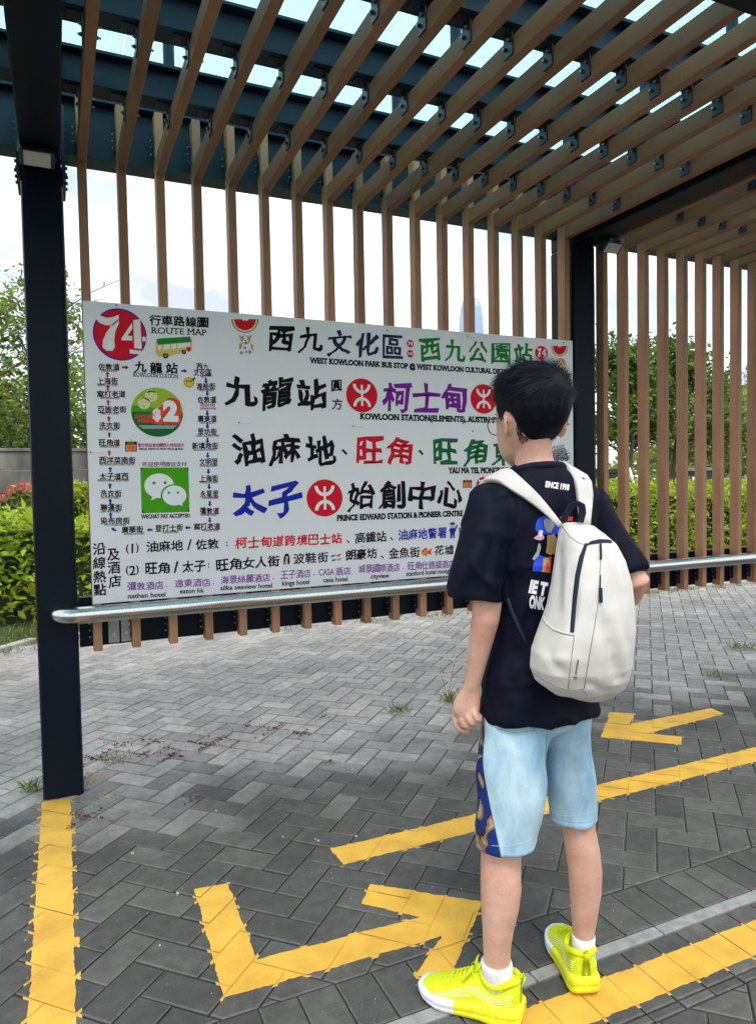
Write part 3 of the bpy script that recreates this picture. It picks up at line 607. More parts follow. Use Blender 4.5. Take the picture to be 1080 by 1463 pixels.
cjk(P, '繁忙時段會加開西九特別班次', (197.5, 636), (263.5, 636), 5.4, 'm', 0.02, brush=.02); latin(P, 'SPECIAL DISPATCH FROM WKCD @ PEAK', (199, 641.3), (262.5, 641.3), 2.8, 'k', 0.04)
cjk(P, '欢迎使用微信支付', (203.5, 663.3), (267.5, 663.3), 7, 'k', 0.005); latin(P, 'WECHAT PAY ACCEPTED', (202, 738), (272, 736.3), 5.5, 'k', 0.04)
P.build('lettering', SG)
# --- round number badge
def numeral74(P, cx, cy, s, k, z):
    """7 and 4 with heavy curved stems and slab feet, stencil cut; s = half height in sign metres"""
    def q(pts): P.poly([(cx+a*s, cy+b*s) for a, b in pts], k, z)
    q([(-1.05, .62), (-.99, .98), (-.80, .80), (-.55, .74), (-.28, .80), (-.02, .93), (-.02, .68), (-.30, .40), (-.62, .38), (-.88, .46)])
    q([(-.02, .74), (-.02, .52), (-.20, .12), (-.26, -.30), (-.24, -.66), (-.36, -.84), (-.62, -.86), (-.80, -.70), (-.78, -.36), (-.62, .02), (-.34, .44)])
    q([(.08, -.20), (.60, .60), (.60, .30), (.36, -.06), (.58, -.06), (.58, -.28), (.08, -.30)])
    q([(.66, .72), (.98, .80), (1.01, -.68), (.66, -.64)][::-1])
    q([(1.05, -.06), (1.22, -.06), (1.22, -.28), (1.05, -.28)])
    q([(.44, -.72), (1.22, -.78), (1.24, -.96), (.44, -.92)])
B = Print(); disc(B, 172, 478, 38.3, 'b', 0.0008, 37.2, 64); disc(B, 172, 478, 36.2, 'r', 0.0012, 35.1, 64); u, v = SPt(171.5, 478)
numeral74(B, u, v+0.002, 0.083, 'w', 0.0016); B.build('number_badge', SG)
for px, py, r, t in ((586, 491, 5, '74'), (586, 505.5, 5, '745'), (773, 504, 9.2, '74'), (690, 691.5, 9.5, '74')):
    B = Print(); disc(B, px, py, r, 'r', 0.0012, r*1.06)
    if t == '745': latin(B, '74S', (px-r*.8, py), (px+r*.8, py), r*.8, 'w', 0.03, 0.0016)
    elif r < 6: latin(B, '74', (px-r*.7, py), (px+r*.7, py), r, 'w', 0.04, 0.0016)
    else:
        u, v = SPt(px, py); numeral74(B, u-0.001, v, (SPt(px+r, py)[0]-SPt(px-r, py)[0])*0.33, 'w', 0.0016)
    B.build('number_badge', SG)
# --- railway roundels
def roundel(px, py, rx, ry):
    B = Print(); u, v, a = disc(B, px, py, rx, 'r', 0.0012, ry, 56)
    b = (SPt(px, py-ry)[1]-SPt(px, py+ry)[1])/2; w = 0.13
    def q(pts): B.poly([(u+x*a, v+y*b) for x, y in pts], 'w', 0.0016)
    B.poly([(u+x*a, v+y*b) for x, y in [(-w/2, -.62), (w/2, -.62), (w/2, .62), (-w/2, .62)]], 'w', 0.0021)
    for sg in (1, -1):
        arc_o = [(math.cos(t)*0.56, sg*(0.66-0.56*math.sin(t))) for t in [math.pi*i/16 for i in range(17)]]
        arc_i = [(math.cos(t)*0.38, sg*(0.66-0.38*math.sin(t))) for t in [math.pi*i/16 for i in range(17)]][::-1]
        n = len(arc_o)
        for i in range(n-1): B.poly([(u+x*a, v+y*b) for x, y in (arc_o[i], arc_o[i+1], arc_i[n-2-i], arc_i[n-1-i])], 'w', 0.0016 if sg > 0 else 0.0018)
    B.build('railway_roundel', SG)
roundel(517, 565, 22.3, 24.2); roundel(690.5, 570, 18.5, 21); roundel(464, 711.5, 25.6, 26.5)
# --- pictures
B = Print()                                        # little bus
pp(B, [(223, 488), (226, 484), (271, 481.5), (274.5, 487), (274.5, 499), (263, 503), (238, 510.5), (226, 509), (222.5, 503)], 'B', 0.0008)
pp(B, [(223.5, 485), (229, 483.5), (272, 481), (274.5, 488.5), (226, 492.5)], 'g', 0.0012)
pp(B, [(226, 494), (232, 493.5), (230, 500), (226, 500)], 'w', 0.0012); pp(B, [(235, 493), (243, 492.2), (243, 499), (233, 500.5)], 'w', 0.0012); pp(B, [(245, 492), (252, 491.2), (252, 498), (245, 499)], 'w', 0.0012); pp(B, [(254, 491), (272, 489.8), (272, 495), (254, 498)], 'w', 0.0012)
disc(B, 237, 508.5, 4, 'k', 0.0014); disc(B, 237, 508.5, 2, 'h', 0.0018); disc(B, 263, 503, 3.3, 'k', 0.0014); disc(B, 263, 503, 1.5, 'h', 0.0018); disc(B, 270, 499, 3.3, 'r', 0.0014); B.build('bus_picture', SG)
for x0, x1, y0, y1 in ((331, 369.5, 456, 475.5), (787, 811, 494, 509.5)):
    B = Print(); xc = (x0+x1)/2; rx = (x1-x0)/2; ry = y1-y0
    for f, k, z in ((1, 'g', 0.0008), (0.92, 'c', 0.0011), (0.80, 'r', 0.0014)):
        pp(B, [(xc+rx*f*math.cos(t), y0+(0.4 if f < 1 else 0)+ry*f*math.sin(t)) for t in [math.pi*i/24 for i in range(25)]], k, z)
    for i in range(5): disc(B, xc+rx*(-.42+.2*i), y0+ry*(.30+.1*(i % 2)), rx*.025, 'k', 0.0017)
    disc(B, xc-rx*.1, y0, rx*.12, 'w', 0.0018); disc(B, xc+rx*.12, y0, rx*.12, 'w', 0.0018)
    B.build('watermelon_picture', SG)
B = Print()                                        # sitting dog with upright ears
pp(B, [(343, 491), (347, 489), (358, 489), (361, 492), (362, 500), (361, 507), (342, 506.5), (342, 498)], 'w', 0.0008); pp(B, [(342, 491), (347, 490), (345, 498), (342, 500)], 'e', 0.0011); pp(B, [(358, 490), (362, 493), (362, 501), (359, 499)], 'e', 0.0011)
pp(B, [(340, 478), (346, 481), (345, 486)], 'e', 0.0011); pp(B, [(361, 478), (355, 481), (357, 486)], 'e', 0.0011); disc(B, 351, 485.5, 7, 'e', 0.0012, 6.2); pp(B, [(349.5, 480), (352.5, 480), (355, 488), (351, 492), (346.5, 488)], 'w', 0.0015)
for x in (348, 354.5): disc(B, x, 484.5, 0.9, 'k', 0.0018)
disc(B, 351, 487, 1.2, 'k', 0.0018); pp(B, [(348.5, 489), (353.5, 489), (351, 492.5)], 'S', 0.0018)
for x, y, r in ((350, 497, 2), (357, 503, 2.4), (345, 504, 2.2), (352, 503, 1.6)): disc(B, x, y, r, 'h', 0.0013)
B.build('dog_picture', SG)
B = Print(); disc(B, 801, 518, 7, 'e', 0.0010, 6.5); pp(B, [(795, 515), (793, 523), (797, 521)], 'e', 0.0012); pp(B, [(807, 515), (809, 523), (805, 521)], 'e', 0.0012); disc(B, 801, 521, 3.6, 'c', 0.0013)
for x in (798.5, 803.5): disc(B, x, 517, 0.8, 'k', 0.0016)
disc(B, 801, 520, 1.2, 'k', 0.0016); pp(B, [(796, 524), (806, 524), (808, 530), (794, 530)], 'e', 0.0009); B.build('dog_picture', SG)
B = Print()                                        # round green concession badge
u, v, a = disc(B, 225.3, 589, 37, 'l', 0.0008, 35, 56); b = (SPt(225.3, 554)[1]-SPt(225.3, 624)[1])/2
B.poly([(u+a*math.cos(t), v+b*math.sin(t)) for t in [math.pi+math.pi*i/28 for i in range(29)]], 'd', 0.0011)
B.poly([(u-a*.97, v+b*.25), (u-a*.3, v+b*.22), (u+a*.2, v), (u-a, v)][::-1], 'G', 0.0010)
for px, py in ((216.5, 565.5), (206, 576)):
    disc(B, px, py, 9, 'c', 0.0014); 
    for dx in (-3.5, 3.5): pp(B, [(px+dx-2, py-1), (px+dx, py-2.2), (px+dx+2, py-1), (px+dx, py-1.5)], 'd', 0.0017)
    pp(B, [(px-4, py+3), (px, py+5.6), (px+4, py+3), (px, py+4.6)], 'd', 0.0017)
pp(B, [(198, 573), (205, 567.5), (213, 570), (216, 577), (212, 572), (205, 569)], 'd', 0.0018); pp(B, [(209, 562), (213, 558), (221, 558.5), (224, 562), (218, 560)], 'd', 0.0018)
for px, py, r in ((224, 594, 8), (246, 580, 12), (249, 590, 11), (239, 598, 9), (228, 600, 7), (253, 600, 7), (246, 600, 7)): disc(B, px, py, r, 'S', 0.0015)
for px, py, r in ((246, 600, 3),): pp(B, [(222, 590), (236, 572), (257, 572), (259, 604), (220, 605)], 'S', 0.00155)
latin(B, '$', (218.5, 591.5), (230.5, 592), 15, 'w', 0.06, 0.0019); latin(B, '2', (233, 586.5), (255, 587), 27, 'w', 0.07, 0.0019)
cjk(B, '公共交通', (192.5, 594.5), (216, 595.5), 7, 'S', 0.03, 0.0018, brush=0); cjk(B, '票價優惠計劃', (197, 601), (220, 602), 5, 'S', 0.03, 0.0018, brush=0)
for y, xa, xb in ((608.3, 199, 252), (611, 203, 249)): pp(B, [(xa, y), (xb, y), (xb, y+.9), (xa, y+.9)], 'w', 0.0018)
B.build('fare_badge', SG)
B = Print()                                        # chat logo on a green square
pp(B, [(201, 668.3), (269.5, 668), (271, 731.3), (203, 733.2)], 'n', 0.0008)
c4 = [(201.3, 668.6), (269.3, 668.2), (270.8, 731.1), (203.2, 732.9)]
def rr(t, s):                                      # bilinear point on the logo square
    A, B_, C_, D_ = [Vector((*SPt(*p), 0)) for p in c4]; q = (A*(1-t)+B_*t)*(1-s)+(D_*(1-t)+C_*t)*s; return (q.x, q.y)
rnd = []
for cxx, cyy, a0 in ((.9, .1, -90), (.9, .9, 0), (.1, .9, 90), (.1, .1, 180)):
    for i in range(7): t = math.radians(a0+15*i); rnd.append(rr(cxx+.1*math.cos(t), cyy+.1*math.sin(t)))
B.poly(rnd, 'G', 0.0011)
def ell(cx, cy, rx, ry, k, z): B.poly([rr(cx+rx*math.cos(2*math.pi*i/40), cy+ry*math.sin(2*math.pi*i/40)) for i in range(40)], k, z)
ell(.375, .40, .31, .275, 'w', 0.0014); B.poly([rr(.24, .60), rr(.19, .73), rr(.36, .645)], 'w', 0.00155)
ell(.68, .625, .285, .255, 'G', 0.0017); ell(.69, .625, .255, .225, 'w', 0.0020); B.poly([rr(.76, .82), rr(.86, .87), rr(.84, .77)], 'w', 0.00215)
for cx, cy, r, z in ((.265, .335, .035, .0017), (.50, .335, .035, .0017), (.575, .56, .028, .0023), (.765, .56, .028, .0023)): ell(cx, cy, r, r, 'G', z)
B.build('chat_logo', SG)
for x, y, s in ((187.6, 638, 8.4), (667.5, 691.5, 6.4)):   # little notice boards
    B = Print(); pp(B, [(x-s, y-s*.85), (x+s, y-s*.85), (x+s, y+s*.85), (x-s, y+s*.85)], 'k', 0.0008); pp(B, [(x-s*.86, y-s*.32), (x+s*.86, y-s*.32), (x+s*.86, y+s*.72), (x-s*.86, y+s*.72)], 'o', 0.0011)
    cjk(B, '注意', (x-s*.62, y+s*.2), (x+s*.62, y+s*.2), s*.72, 'S', 0.03, 0.0014, brush=0); latin(B, 'NOTICE', (x-s*.6, y-s*.6), (x+s*.6, y-s*.6), s*.26, 'o', 0.02, 0.0014)
    pp(B, [(x-s*.5, y-s*.85), (x, y-s*1.25), (x+s*.5, y-s*.85), (x, y-s*1.15)], 'h', 0.0008); B.build('notice_picture', SG)
B = Print(); disc(B, 270.2, 546.3, 7.2, 'k', 0.0008); disc(B, 270.2, 546.3, 6.4, 'y', 0.0011); pp(B, [(275, 541), (279.5, 538), (277.3, 545)], 'k', 0.0012); cjk(B, '西九龍', (265.5, 545), (275, 544.2), 3, 'k', 0.02, 0.0014, brush=0); B.build('pointer_badge', SG)
B = Print()                                        # officer, hair, shoes, fish, flower, locomotive
disc(B, 646, 751.5, 3, 's', 0.0010); pp(B, [(642.5, 750), (643, 746.5), (649, 746.2), (650, 749.5)], 'b', 0.0013); pp(B, [(643, 754.5), (649, 754.2), (651.5, 757), (649.5, 761), (649, 769), (647, 769), (646.3, 762), (645, 769.5), (643, 769.5), (642.6, 760), (641, 757.5)], 'b', 0.0012); pp(B, [(649.5, 754.5), (652.5, 749), (653.5, 750), (651, 757)], 'b', 0.0013); B.build('officer_picture', SG)
B = Print(); pp(B, [(405, 806), (405.5, 796), (408, 791), (412, 791), (414, 796), (414, 805), (411, 807), (411, 797), (408, 797), (408, 807)], 'k', 0.0008); pp(B, [(406.5, 808), (408.5, 796), (411, 796), (411, 801), (408, 808)], 's', 0.0011); disc(B, 410, 796.5, 2, 's', 0.0012); B.build('woman_picture', SG)
B = Print()
for x, y, k in ((476, 794, 't'), (484, 793, 'S'), (477, 800, 't'), (484.5, 799, 'e')): pp(B, [(x-3.5, y+1.8), (x-2.5, y-.5), (x+2.5, y-2), (x+3.6, y-1), (x+1.5, y+1.4), (x-2, y+2.4)], k, 0.0009)
B.build('shoes_picture', SG)
B = Print(); disc(B, 606.5, 789, 5, 'o', 0.0009, 4.6); pp(B, [(610, 788), (617, 782.5), (615.5, 788), (616, 793), (611, 791)], 'S', 0.0011); pp(B, [(603, 786), (608, 782), (611, 785.5)], 'S', 0.0012); disc(B, 604, 788, .9, 'k', 0.0014); pp(B, [(606, 791), (609, 796), (610, 791)], 'S', 0.0012); B.build('fish_picture', SG)
B = Print(); 
for x, y in ((656, 782), (659, 780), (661, 784), (657.5, 786)): disc(B, x, y, 2.8, 'm', 0.0009+0.0001*(x % 3))
B.build('flower_picture', SG)
B = Print(); lr2 = random.Random(5)
pp(B, [(787, 644), (800, 640), (806, 639), (809, 643), (812, 657), (787, 657)], 'h', 0.0008)
for i in range(26):
    x = lr2.uniform(786, 811); y = 645+lr2.uniform(0, 12); l = lr2.uniform(1.5, 5); pp(B, [(x, y), (x+l, y-l*.2), (x+l, y-l*.2+1), (x, y+1)], 'k', 0.0011+0.00003*i)
for i in range(8): x = 788+2.2*i; pp(B, [(x, 642-.45*i), (x+1.2, 638-.5*i), (x+2, 638-.5*i), (x+.8, 642-.45*i)], 'k', 0.0010)
for x in (790, 796, 802, 808): disc(B, x, 656, 2.3, 'k', 0.0022); disc(B, x, 656, 1.3, 'h', 0.0025)
B.build('locomotive_picture', SG)
# --- cable ties through the panel
for px, py in ((176, 437), (560, 473), (674, 481), (810, 490), (350, 604), (512, 609), (681, 616), (180, 799), (525, 780), (140, 646), (810, 583), (810, 660)):
    tie = MB(); u, v = SPt(px, py); tie.box(u-0.024, u+0.024, -0.0035, -0.0015, v-0.0022, v+0.0022, 0); tie.box(u+0.018, u+0.026, -0.0055, -0.0016, v-0.0035, v+0.0035, 0); tie.box(u-0.028, u-0.0235, -0.0036, 0.001, v-0.003, v+0.003, 1)
    tie.build('cable_tie', [M['white_plastic'], M['rubber']], SG)
# ------------------------------------------------------------------ planting behind the shelter
def leaf_mat(name, stops, trans=0.35, rough=0.5):
    m = bpy.data.materials.new(name); m.use_nodes = True; n = m.node_tree; N = n.nodes.new; K = n.links.new; b = n.nodes['Principled BSDF']
    g = N('ShaderNodeNewGeometry'); r = N('ShaderNodeValToRGB'); e = r.color_ramp.elements
    for i, (p, c) in enumerate(stops):
        q = e[i] if i < 2 else e.new(p)
        q.position = p; q.color = (*c, 1)
    K(g.outputs['Random Per Island'], r.inputs[0]); K(r.outputs[0], b.inputs['Base Color']); b.inputs['Roughness'].default_value = rough; b.inputs['Specular IOR Level'].default_value = 0.35
    t = N('ShaderNodeBsdfTranslucent'); h = N('ShaderNodeHueSaturation'); h.inputs['Value'].default_value = 1.5; h.inputs['Hue'].default_value = 0.485; K(r.outputs[0], h.inputs['Color']); K(h.outputs[0], t.inputs[0])
    mx = N('ShaderNodeMixShader'); mx.inputs[0].default_value = trans; K(b.outputs[0], mx.inputs[1]); K(t.outputs[0], mx.inputs[2]); K(mx.outputs[0], n.nodes['Material Output'].inputs[0])
    return m
LM = {
 'lime': leaf_mat('lime_hedge_leaves', [(0, (0.13, 0.23, 0.016)), (1, (0.44, 0.50, 0.035)), (0.5, (0.26, 0.38, 0.025))]),
 'green': leaf_mat('green_leaves', [(0, (0.035, 0.09, 0.014)), (1, (0.16, 0.25, 0.035)), (0.5, (0.08, 0.16, 0.022))]),
 'light': leaf_mat('light_tree_leaves', [(0, (0.07, 0.14, 0.02)), (1, (0.29, 0.35, 0.06)), (0.5, (0.15, 0.24, 0.032))]),
 'dark': leaf_mat('dark_tree_leaves', [(0, (0.014, 0.042, 0.012)), (1, (0.06, 0.12, 0.028)), (0.5, (0.03, 0.075, 0.018))]),
 'red': leaf_mat('red_young_leaves', [(0, (0.32, 0.07, 0.04)), (1, (0.60, 0.30, 0.18)), (0.5, (0.50, 0.14, 0.09))]),
 'far': leaf_mat('far_tree_leaves', [(0, (0.09, 0.16, 0.03)), (1, (0.30, 0.36, 0.06)), (0.5, (0.17, 0.25, 0.04))]),
 'grass': leaf_mat('grass_blades', [(0, (0.06, 0.11, 0.015)), (1, (0.22, 0.24, 0.05)), (0.5, (0.11, 0.17, 0.025))], 0.25),
 'dry': leaf_mat('dry_red_weed', [(0, (0.05, 0.018, 0.014)), (1, (0.20, 0.075, 0.05)), (0.5, (0.11, 0.035, 0.028))], 0.15),
}
M['bark'] = mat('bark', (0.10, 0.075, 0.052), 0.9, 0, 0.4, 12, 0.6, 40, (1, 1, 0.3))
def leaves_mesh(name, P_, size, up=0.45, aspect=0.42, seed=1, droop=0.25, facing=None):
    """folded leaf blades (two quads each) at points P_ (n,3)"""
    r = np.random.default_rng(seed); n = len(P_)
    d = r.normal(size=(n, 3)); d[:, 2] = d[:, 2]*0.55+0.15; 
    if facing is not None: d += facing*0.8
    d /= np.linalg.norm(d, axis=1)[:, None]
    nr = r.normal(size=(n, 3))*0.7; nr[:, 2] += up*2
    sd_ = np.cross(d, nr); sd_ /= np.linalg.norm(sd_, axis=1)[:, None]+1e-9
    nn = np.cross(sd_, d)
    L_ = (size*r.uniform(0.6, 1.3, n))[:, None]; w = L_*aspect*0.5
    base = P_; mid = P_+d*L_*0.5+nn*L_*0.05; tip = P_+d*L_-nn*L_*droop
    v = np.stack([base, mid+sd_*w-nn*w*0.3, tip, mid-sd_*w-nn*w*0.3, mid], 1).reshape(-1, 3)
    i = np.arange(n)*5
    f = np.concatenate([np.stack([i, i+1, i+4], 1), np.stack([i+1, i+2, i+4], 1), np.stack([i+2, i+3, i+4], 1), np.stack([i+3, i, i+4], 1)])
    me = bpy.data.meshes.new(name); me.vertices.add(len(v)); me.vertices.foreach_set('co', v.astype(np.float32).ravel())
    me.loops.add(f.size); me.loops.foreach_set('vertex_index', f.ravel().astype(np.int32)); me.polygons.add(len(f)); me.polygons.foreach_set('loop_start', np.arange(len(f), dtype=np.int32)*3)
    me.polygons.foreach_set('loop_total', np.full(len(f), 3, np.int32)); me.update(calc_edges=True); me.validate(); return me
def hedge(name, label, x0, x1, y0, y1, z0, z1, n, size, leafm, seed, cat='hedge', group=None, wav=0.10, tips=None, tipn=0):
    r = np.random.default_rng(seed); root = empty(name, ((x0+x1)/2, (y0+y1)/2, 0)); tag(root, label, cat, group)
    cx, cy = (x0+x1)/2, (y0+y1)/2
    x = r.uniform(x0, x1, n); a = r.uniform(0, 1, n); y = np.empty(n); z = np.empty(n)
    hgt = z1+wav*(np.sin(x*2.3+seed)+0.6*np.sin(x*5.1+1.3*seed)+0.5*np.sin(x*11+seed))*0.5
    dep = 0.12*(np.sin(x*3.1+seed*2)+np.sin(x*7.7))*0.5
    k = a < 0.52                                       # front face, the rest on top, some inside
    y[k] = y0+dep[k]+np.abs(r.normal(0, 0.09, k.sum())); z[k] = z0+(hgt[k]-z0)*r.uniform(0, 1, k.sum())**0.85
    k2 = ~k; y[k2] = r.uniform(y0, y1, k2.sum()); z[k2] = hgt[k2]-np.abs(r.normal(0, 0.07, k2.sum()))+0.05*np.sin(y[k2]*9+x[k2]*6)
    P_ = np.stack([x-cx, y-cy, z], 1)
    o = link('leaves', leaves_mesh(name, P_, size, seed=seed, facing=np.array([0, -0.35, 0.25])), leafm, root)
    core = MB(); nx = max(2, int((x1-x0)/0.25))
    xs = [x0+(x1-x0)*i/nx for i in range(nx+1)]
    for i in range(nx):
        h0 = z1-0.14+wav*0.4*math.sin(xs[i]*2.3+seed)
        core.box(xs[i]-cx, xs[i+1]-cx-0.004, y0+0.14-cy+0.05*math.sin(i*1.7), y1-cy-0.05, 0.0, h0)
    core.build('shade_core', M['hedge_core'], root)  # solid boxes for twigs, coloured dark as the shade inside the hedge
    if tips is not None:
        x = r.uniform(x0, x1, tipn); h2 = z1+wav*(np.sin(x*2.3+seed)+0.6*np.sin(x*5.1+1.3*seed)+0.5*np.sin(x*11+seed))*0.5
        y = r.uniform(y0, y1, tipn); P_ = np.stack([x-cx, y-cy, h2+r.uniform(-0.05, 0.09, tipn)], 1)
        link('young_leaves', leaves_mesh(name, P_, size*0.9, seed=seed+5, up=0.2), tips, root)
    return root
M['hedge_core'] = mat('hedge_inner_shade', (0.022, 0.035, 0.012), 0.95, 0, 0.6, 30, 0.8, 60)
hedge('hedge', 'bright lime green hedge left of the sign behind the left column', -4.2, 4.2, 6.95, 8.3, 0.10, 0.96, 14500, 0.10, LM['lime'], 3)
hedge('hedge', 'bright lime green hedge seen between the timber slats on the right', 4.25, 12.5, 6.5, 8.4, 0.06, 1.12, 19000, 0.085, LM['lime'], 5)
hedge('shrub', 'red tipped shrub behind the lime hedge at the left edge', -2.6, 0.1, 8.9, 9.9, 0.15, 1.22, 5000, 0.085, LM['green'], 12, 'shrub', wav=0.22, tips=LM['red'], tipn=2600)
hedge('shrub', 'green shrub with yellowish tips below the concrete wall beside the left column', 0.15, 1.6, 9.0, 9.9, 0.1, 1.2, 3500, 0.085, LM['lime'], 14, 'shrub', wav=0.15, tips=LM['red'], tipn=160)
hedge('shrub', 'low orange tipped shrub row behind the lime hedge on the right', 6.3, 14.5, 8.9, 9.7, 0.1, 1.12, 6000, 0.085, LM['green'], 16, 'shrub', tips=LM['red'], tipn=450)
# sloping grass verge in front of the left hedge
gv = MB(); pts = [(-6, 2.35), (-2.2, 4.05), (-0.45, 6.26), (-0.18, 6.50), (0.35, 6.52), (2.0, 6.2), (7.1, 5.82), (14, 5.3)]
for (a, b), (c, d) in zip(pts, pts[1:]): gv.add([(a, b, 0.0), (c, d, 0.0), (c, 7.6, 0.10), (a, 7.6, 0.10)], [(0, 1, 2, 3)])
tag(gv.build('verge', soil_mat()), 'sloping turf verge between kerb and hedge', kind='structure')
r = np.random.default_rng(2)
def blades_at(X, Y, Z, h, seed, name):
    n = len(X); P_ = np.stack([X, Y, Z], 1); return leaves_mesh(name, P_, h, up=0.0, aspect=0.09, seed=seed, droop=0.15, facing=np.array([0, 0, 1.6]))
n = 9000; X = r.uniform(-4.5, 2.6, n); Yb = np.array([edge_y(x) for x in X])+0.10; Y = Yb+r.uniform(0, 1, n)**1.1*(7.15-Yb)
tag(link('grass', blades_at(X, Y, 0.005+0.07*(Y-Yb), 0.075, 3, 'grass'), LM['grass']), 'short patchy grass on the verge', 'grass', kind='stuff')
# weeds along the kerb and in the joints
X = []; Y = []
for k in range(70):
    x = r.uniform(0.3, 10.5) if k % 3 else r.uniform(-0.6, 0.4); m_ = int(r.integers(10, 42)); X += list(x+r.normal(0, 0.10, m_)); Y += list(edge_y(x)-(0.05 if x < .3 else 0.30 if x < 5 else 0.10)+r.normal(0, 0.05, m_))
X = np.array(X); Y = np.array(Y)
tag(link('kerb_weeds', blades_at(X, Y, np.zeros(len(X)), 0.055, 4, 'weeds'), LM['grass']), 'yellow green weeds sprouting along the kerb', 'weeds', kind='stuff')
X = []; Y = []
for px, py, s, m_ in ((135, 1085, .05, 150), (172, 1065, .03, 70), (220, 1059, .035, 60), (205, 1078, .02, 60), (245, 1080, .03, 140), (300, 1064, .05, 180), (318, 1057, .03, 90), (355, 1037, .025, 40), (392, 1041, .045, 120), (432, 1049, .03, 90), (462, 1025, .02, 40), (277, 1142, .03, 60), (125, 1167, .035, 110), (470, 1090, .02, 20), (240, 1070, .02, 40)):
    p = on_z(px, py)
    for i in range(int(m_*.6)):                          # creep along the 45 degree joints
        t = r.normal(0, s*1.5); d = r.choice([1, -1]); X.append(p.x+t*s45+r.normal(0, 0.006)); Y.append(p.y+d*t*s45+r.normal(0, 0.006))
X = np.array(X); Y = np.array(Y)
tag(link('creeping_weeds', leaves_mesh('weeds', np.stack([X, Y, np.full(len(X), 0.002)], 1), 0.016, up=0.6, aspect=0.5, seed=6), LM['dry']), 'dry reddish creeping weeds in the paving joints', 'weeds', kind='stuff')
n = 260; X = r.uniform(-0.6, 3.4, n); Y = r.uniform(1.2, 4.8, n); ch = MB()
for x, y in zip(X, Y):
    s = 0.0015+0.0035*r.random()**3; a = r.uniform(0, 6.28); ch.prism([(x+s*math.cos(a+2.1*i), y+s*math.sin(a+2.1*i), 0.0) for i in range(3)], (0, 0, 0), (0, 0, s))
tag(ch.build('grit', mat('pale_grit', (0.5, 0.48, 0.44), 0.9)), 'pale grit and crumbs scattered on the paving', 'grit', kind='stuff')
ch = MB(); rs = random.Random(6)
for px, py, sp, n_ in ((140, 1108, .028, 260), (152, 1140, .022, 170), (60, 1140, .02, 80), (128, 1118, .015, 120), (880, 962, .05, 60)):
    p = on_z(px, py)
    for i in range(n_):
        x, y = p.x+rs.gauss(0, sp), p.y+rs.gauss(0, sp); s = rs.uniform(.0012, .004); a = rs.uniform(0, 6.28); ch.prism([(x+s*math.cos(a+1.57*i_), y+s*math.sin(a+1.57*i_), 0.0) for i_ in range(4)], (0, 0, 0), (0, 0, s*.6))
tag(ch.build('sand', mat('spilt_sand', (0.36, 0.31, 0.23), 0.95, 0, 0.3, 60)), 'crumbled sand and mortar at the foot of the left column', 'sand', kind='stuff')
def weed(px, py, h, m_, sp, label, stem=0, lm='grass', name='weed', cat='weed'):
    p = on_z(px, py); root = empty(name, (p.x, p.y, 0)); tag(root, label, cat)
    X = r.normal(0, sp, m_); Y = r.normal(0, sp, m_)
    link('leaves', blades_at(X, Y, np.zeros(m_), h, int(px), 'leaves'), LM[lm], root)
    if stem:
        b = MB()
        for k in range(3):
            a = r.uniform(0, 6.28); l = stem*(1, .75, .5)[k]; b.tube([(0, 0, 0), (0.02*math.cos(a), 0.02*math.sin(a), l*.5), (0.055*math.cos(a), 0.055*math.sin(a), l)], [0.0022, 0.0016, 0.0009], 5)
        b.build('stem', M['stem'], root)
        ts = np.concatenate([np.stack([r.normal(0, .012, 10)+0.03*math.cos(k*2), r.normal(0, .012, 10)+.03*math.sin(k*2), np.full(10, stem*(1, .75, .5)[k])*r.uniform(.55, 1, 10)], 1) for k in range(3)])
        link('seed_heads', leaves_mesh('seeds', ts, 0.022, seed=3, aspect=.3), LM['grass'], root)
M['stem'] = mat('weed_stem', (0.16, 0.19, 0.06), 0.7)
weed(46, 1130, 0.055, 50, 0.018, 'green grass tuft at the foot of the left navy column', name='grass_tuft', cat='grass tuft')
weed(168, 1087, 0.04, 60, 0.03, 'low green weed among red weeds right of the left column')
weed(570, 1018, 0.05, 70, 0.03, 'small bushy weed in the paving left of the hand of the person')
weed(640, 1003, 0.06, 60, 0.035, 'tall thin weed with seed stems beside the hand of the person', stem=0.27)
weed(1058, 928, 0.06, 80, 0.05, 'spreading weed in the paving near the right edge, farther from the arrow')
weed(1022, 968, 0.05, 50, 0.03, 'small weed in the paving above the right hand arrow')

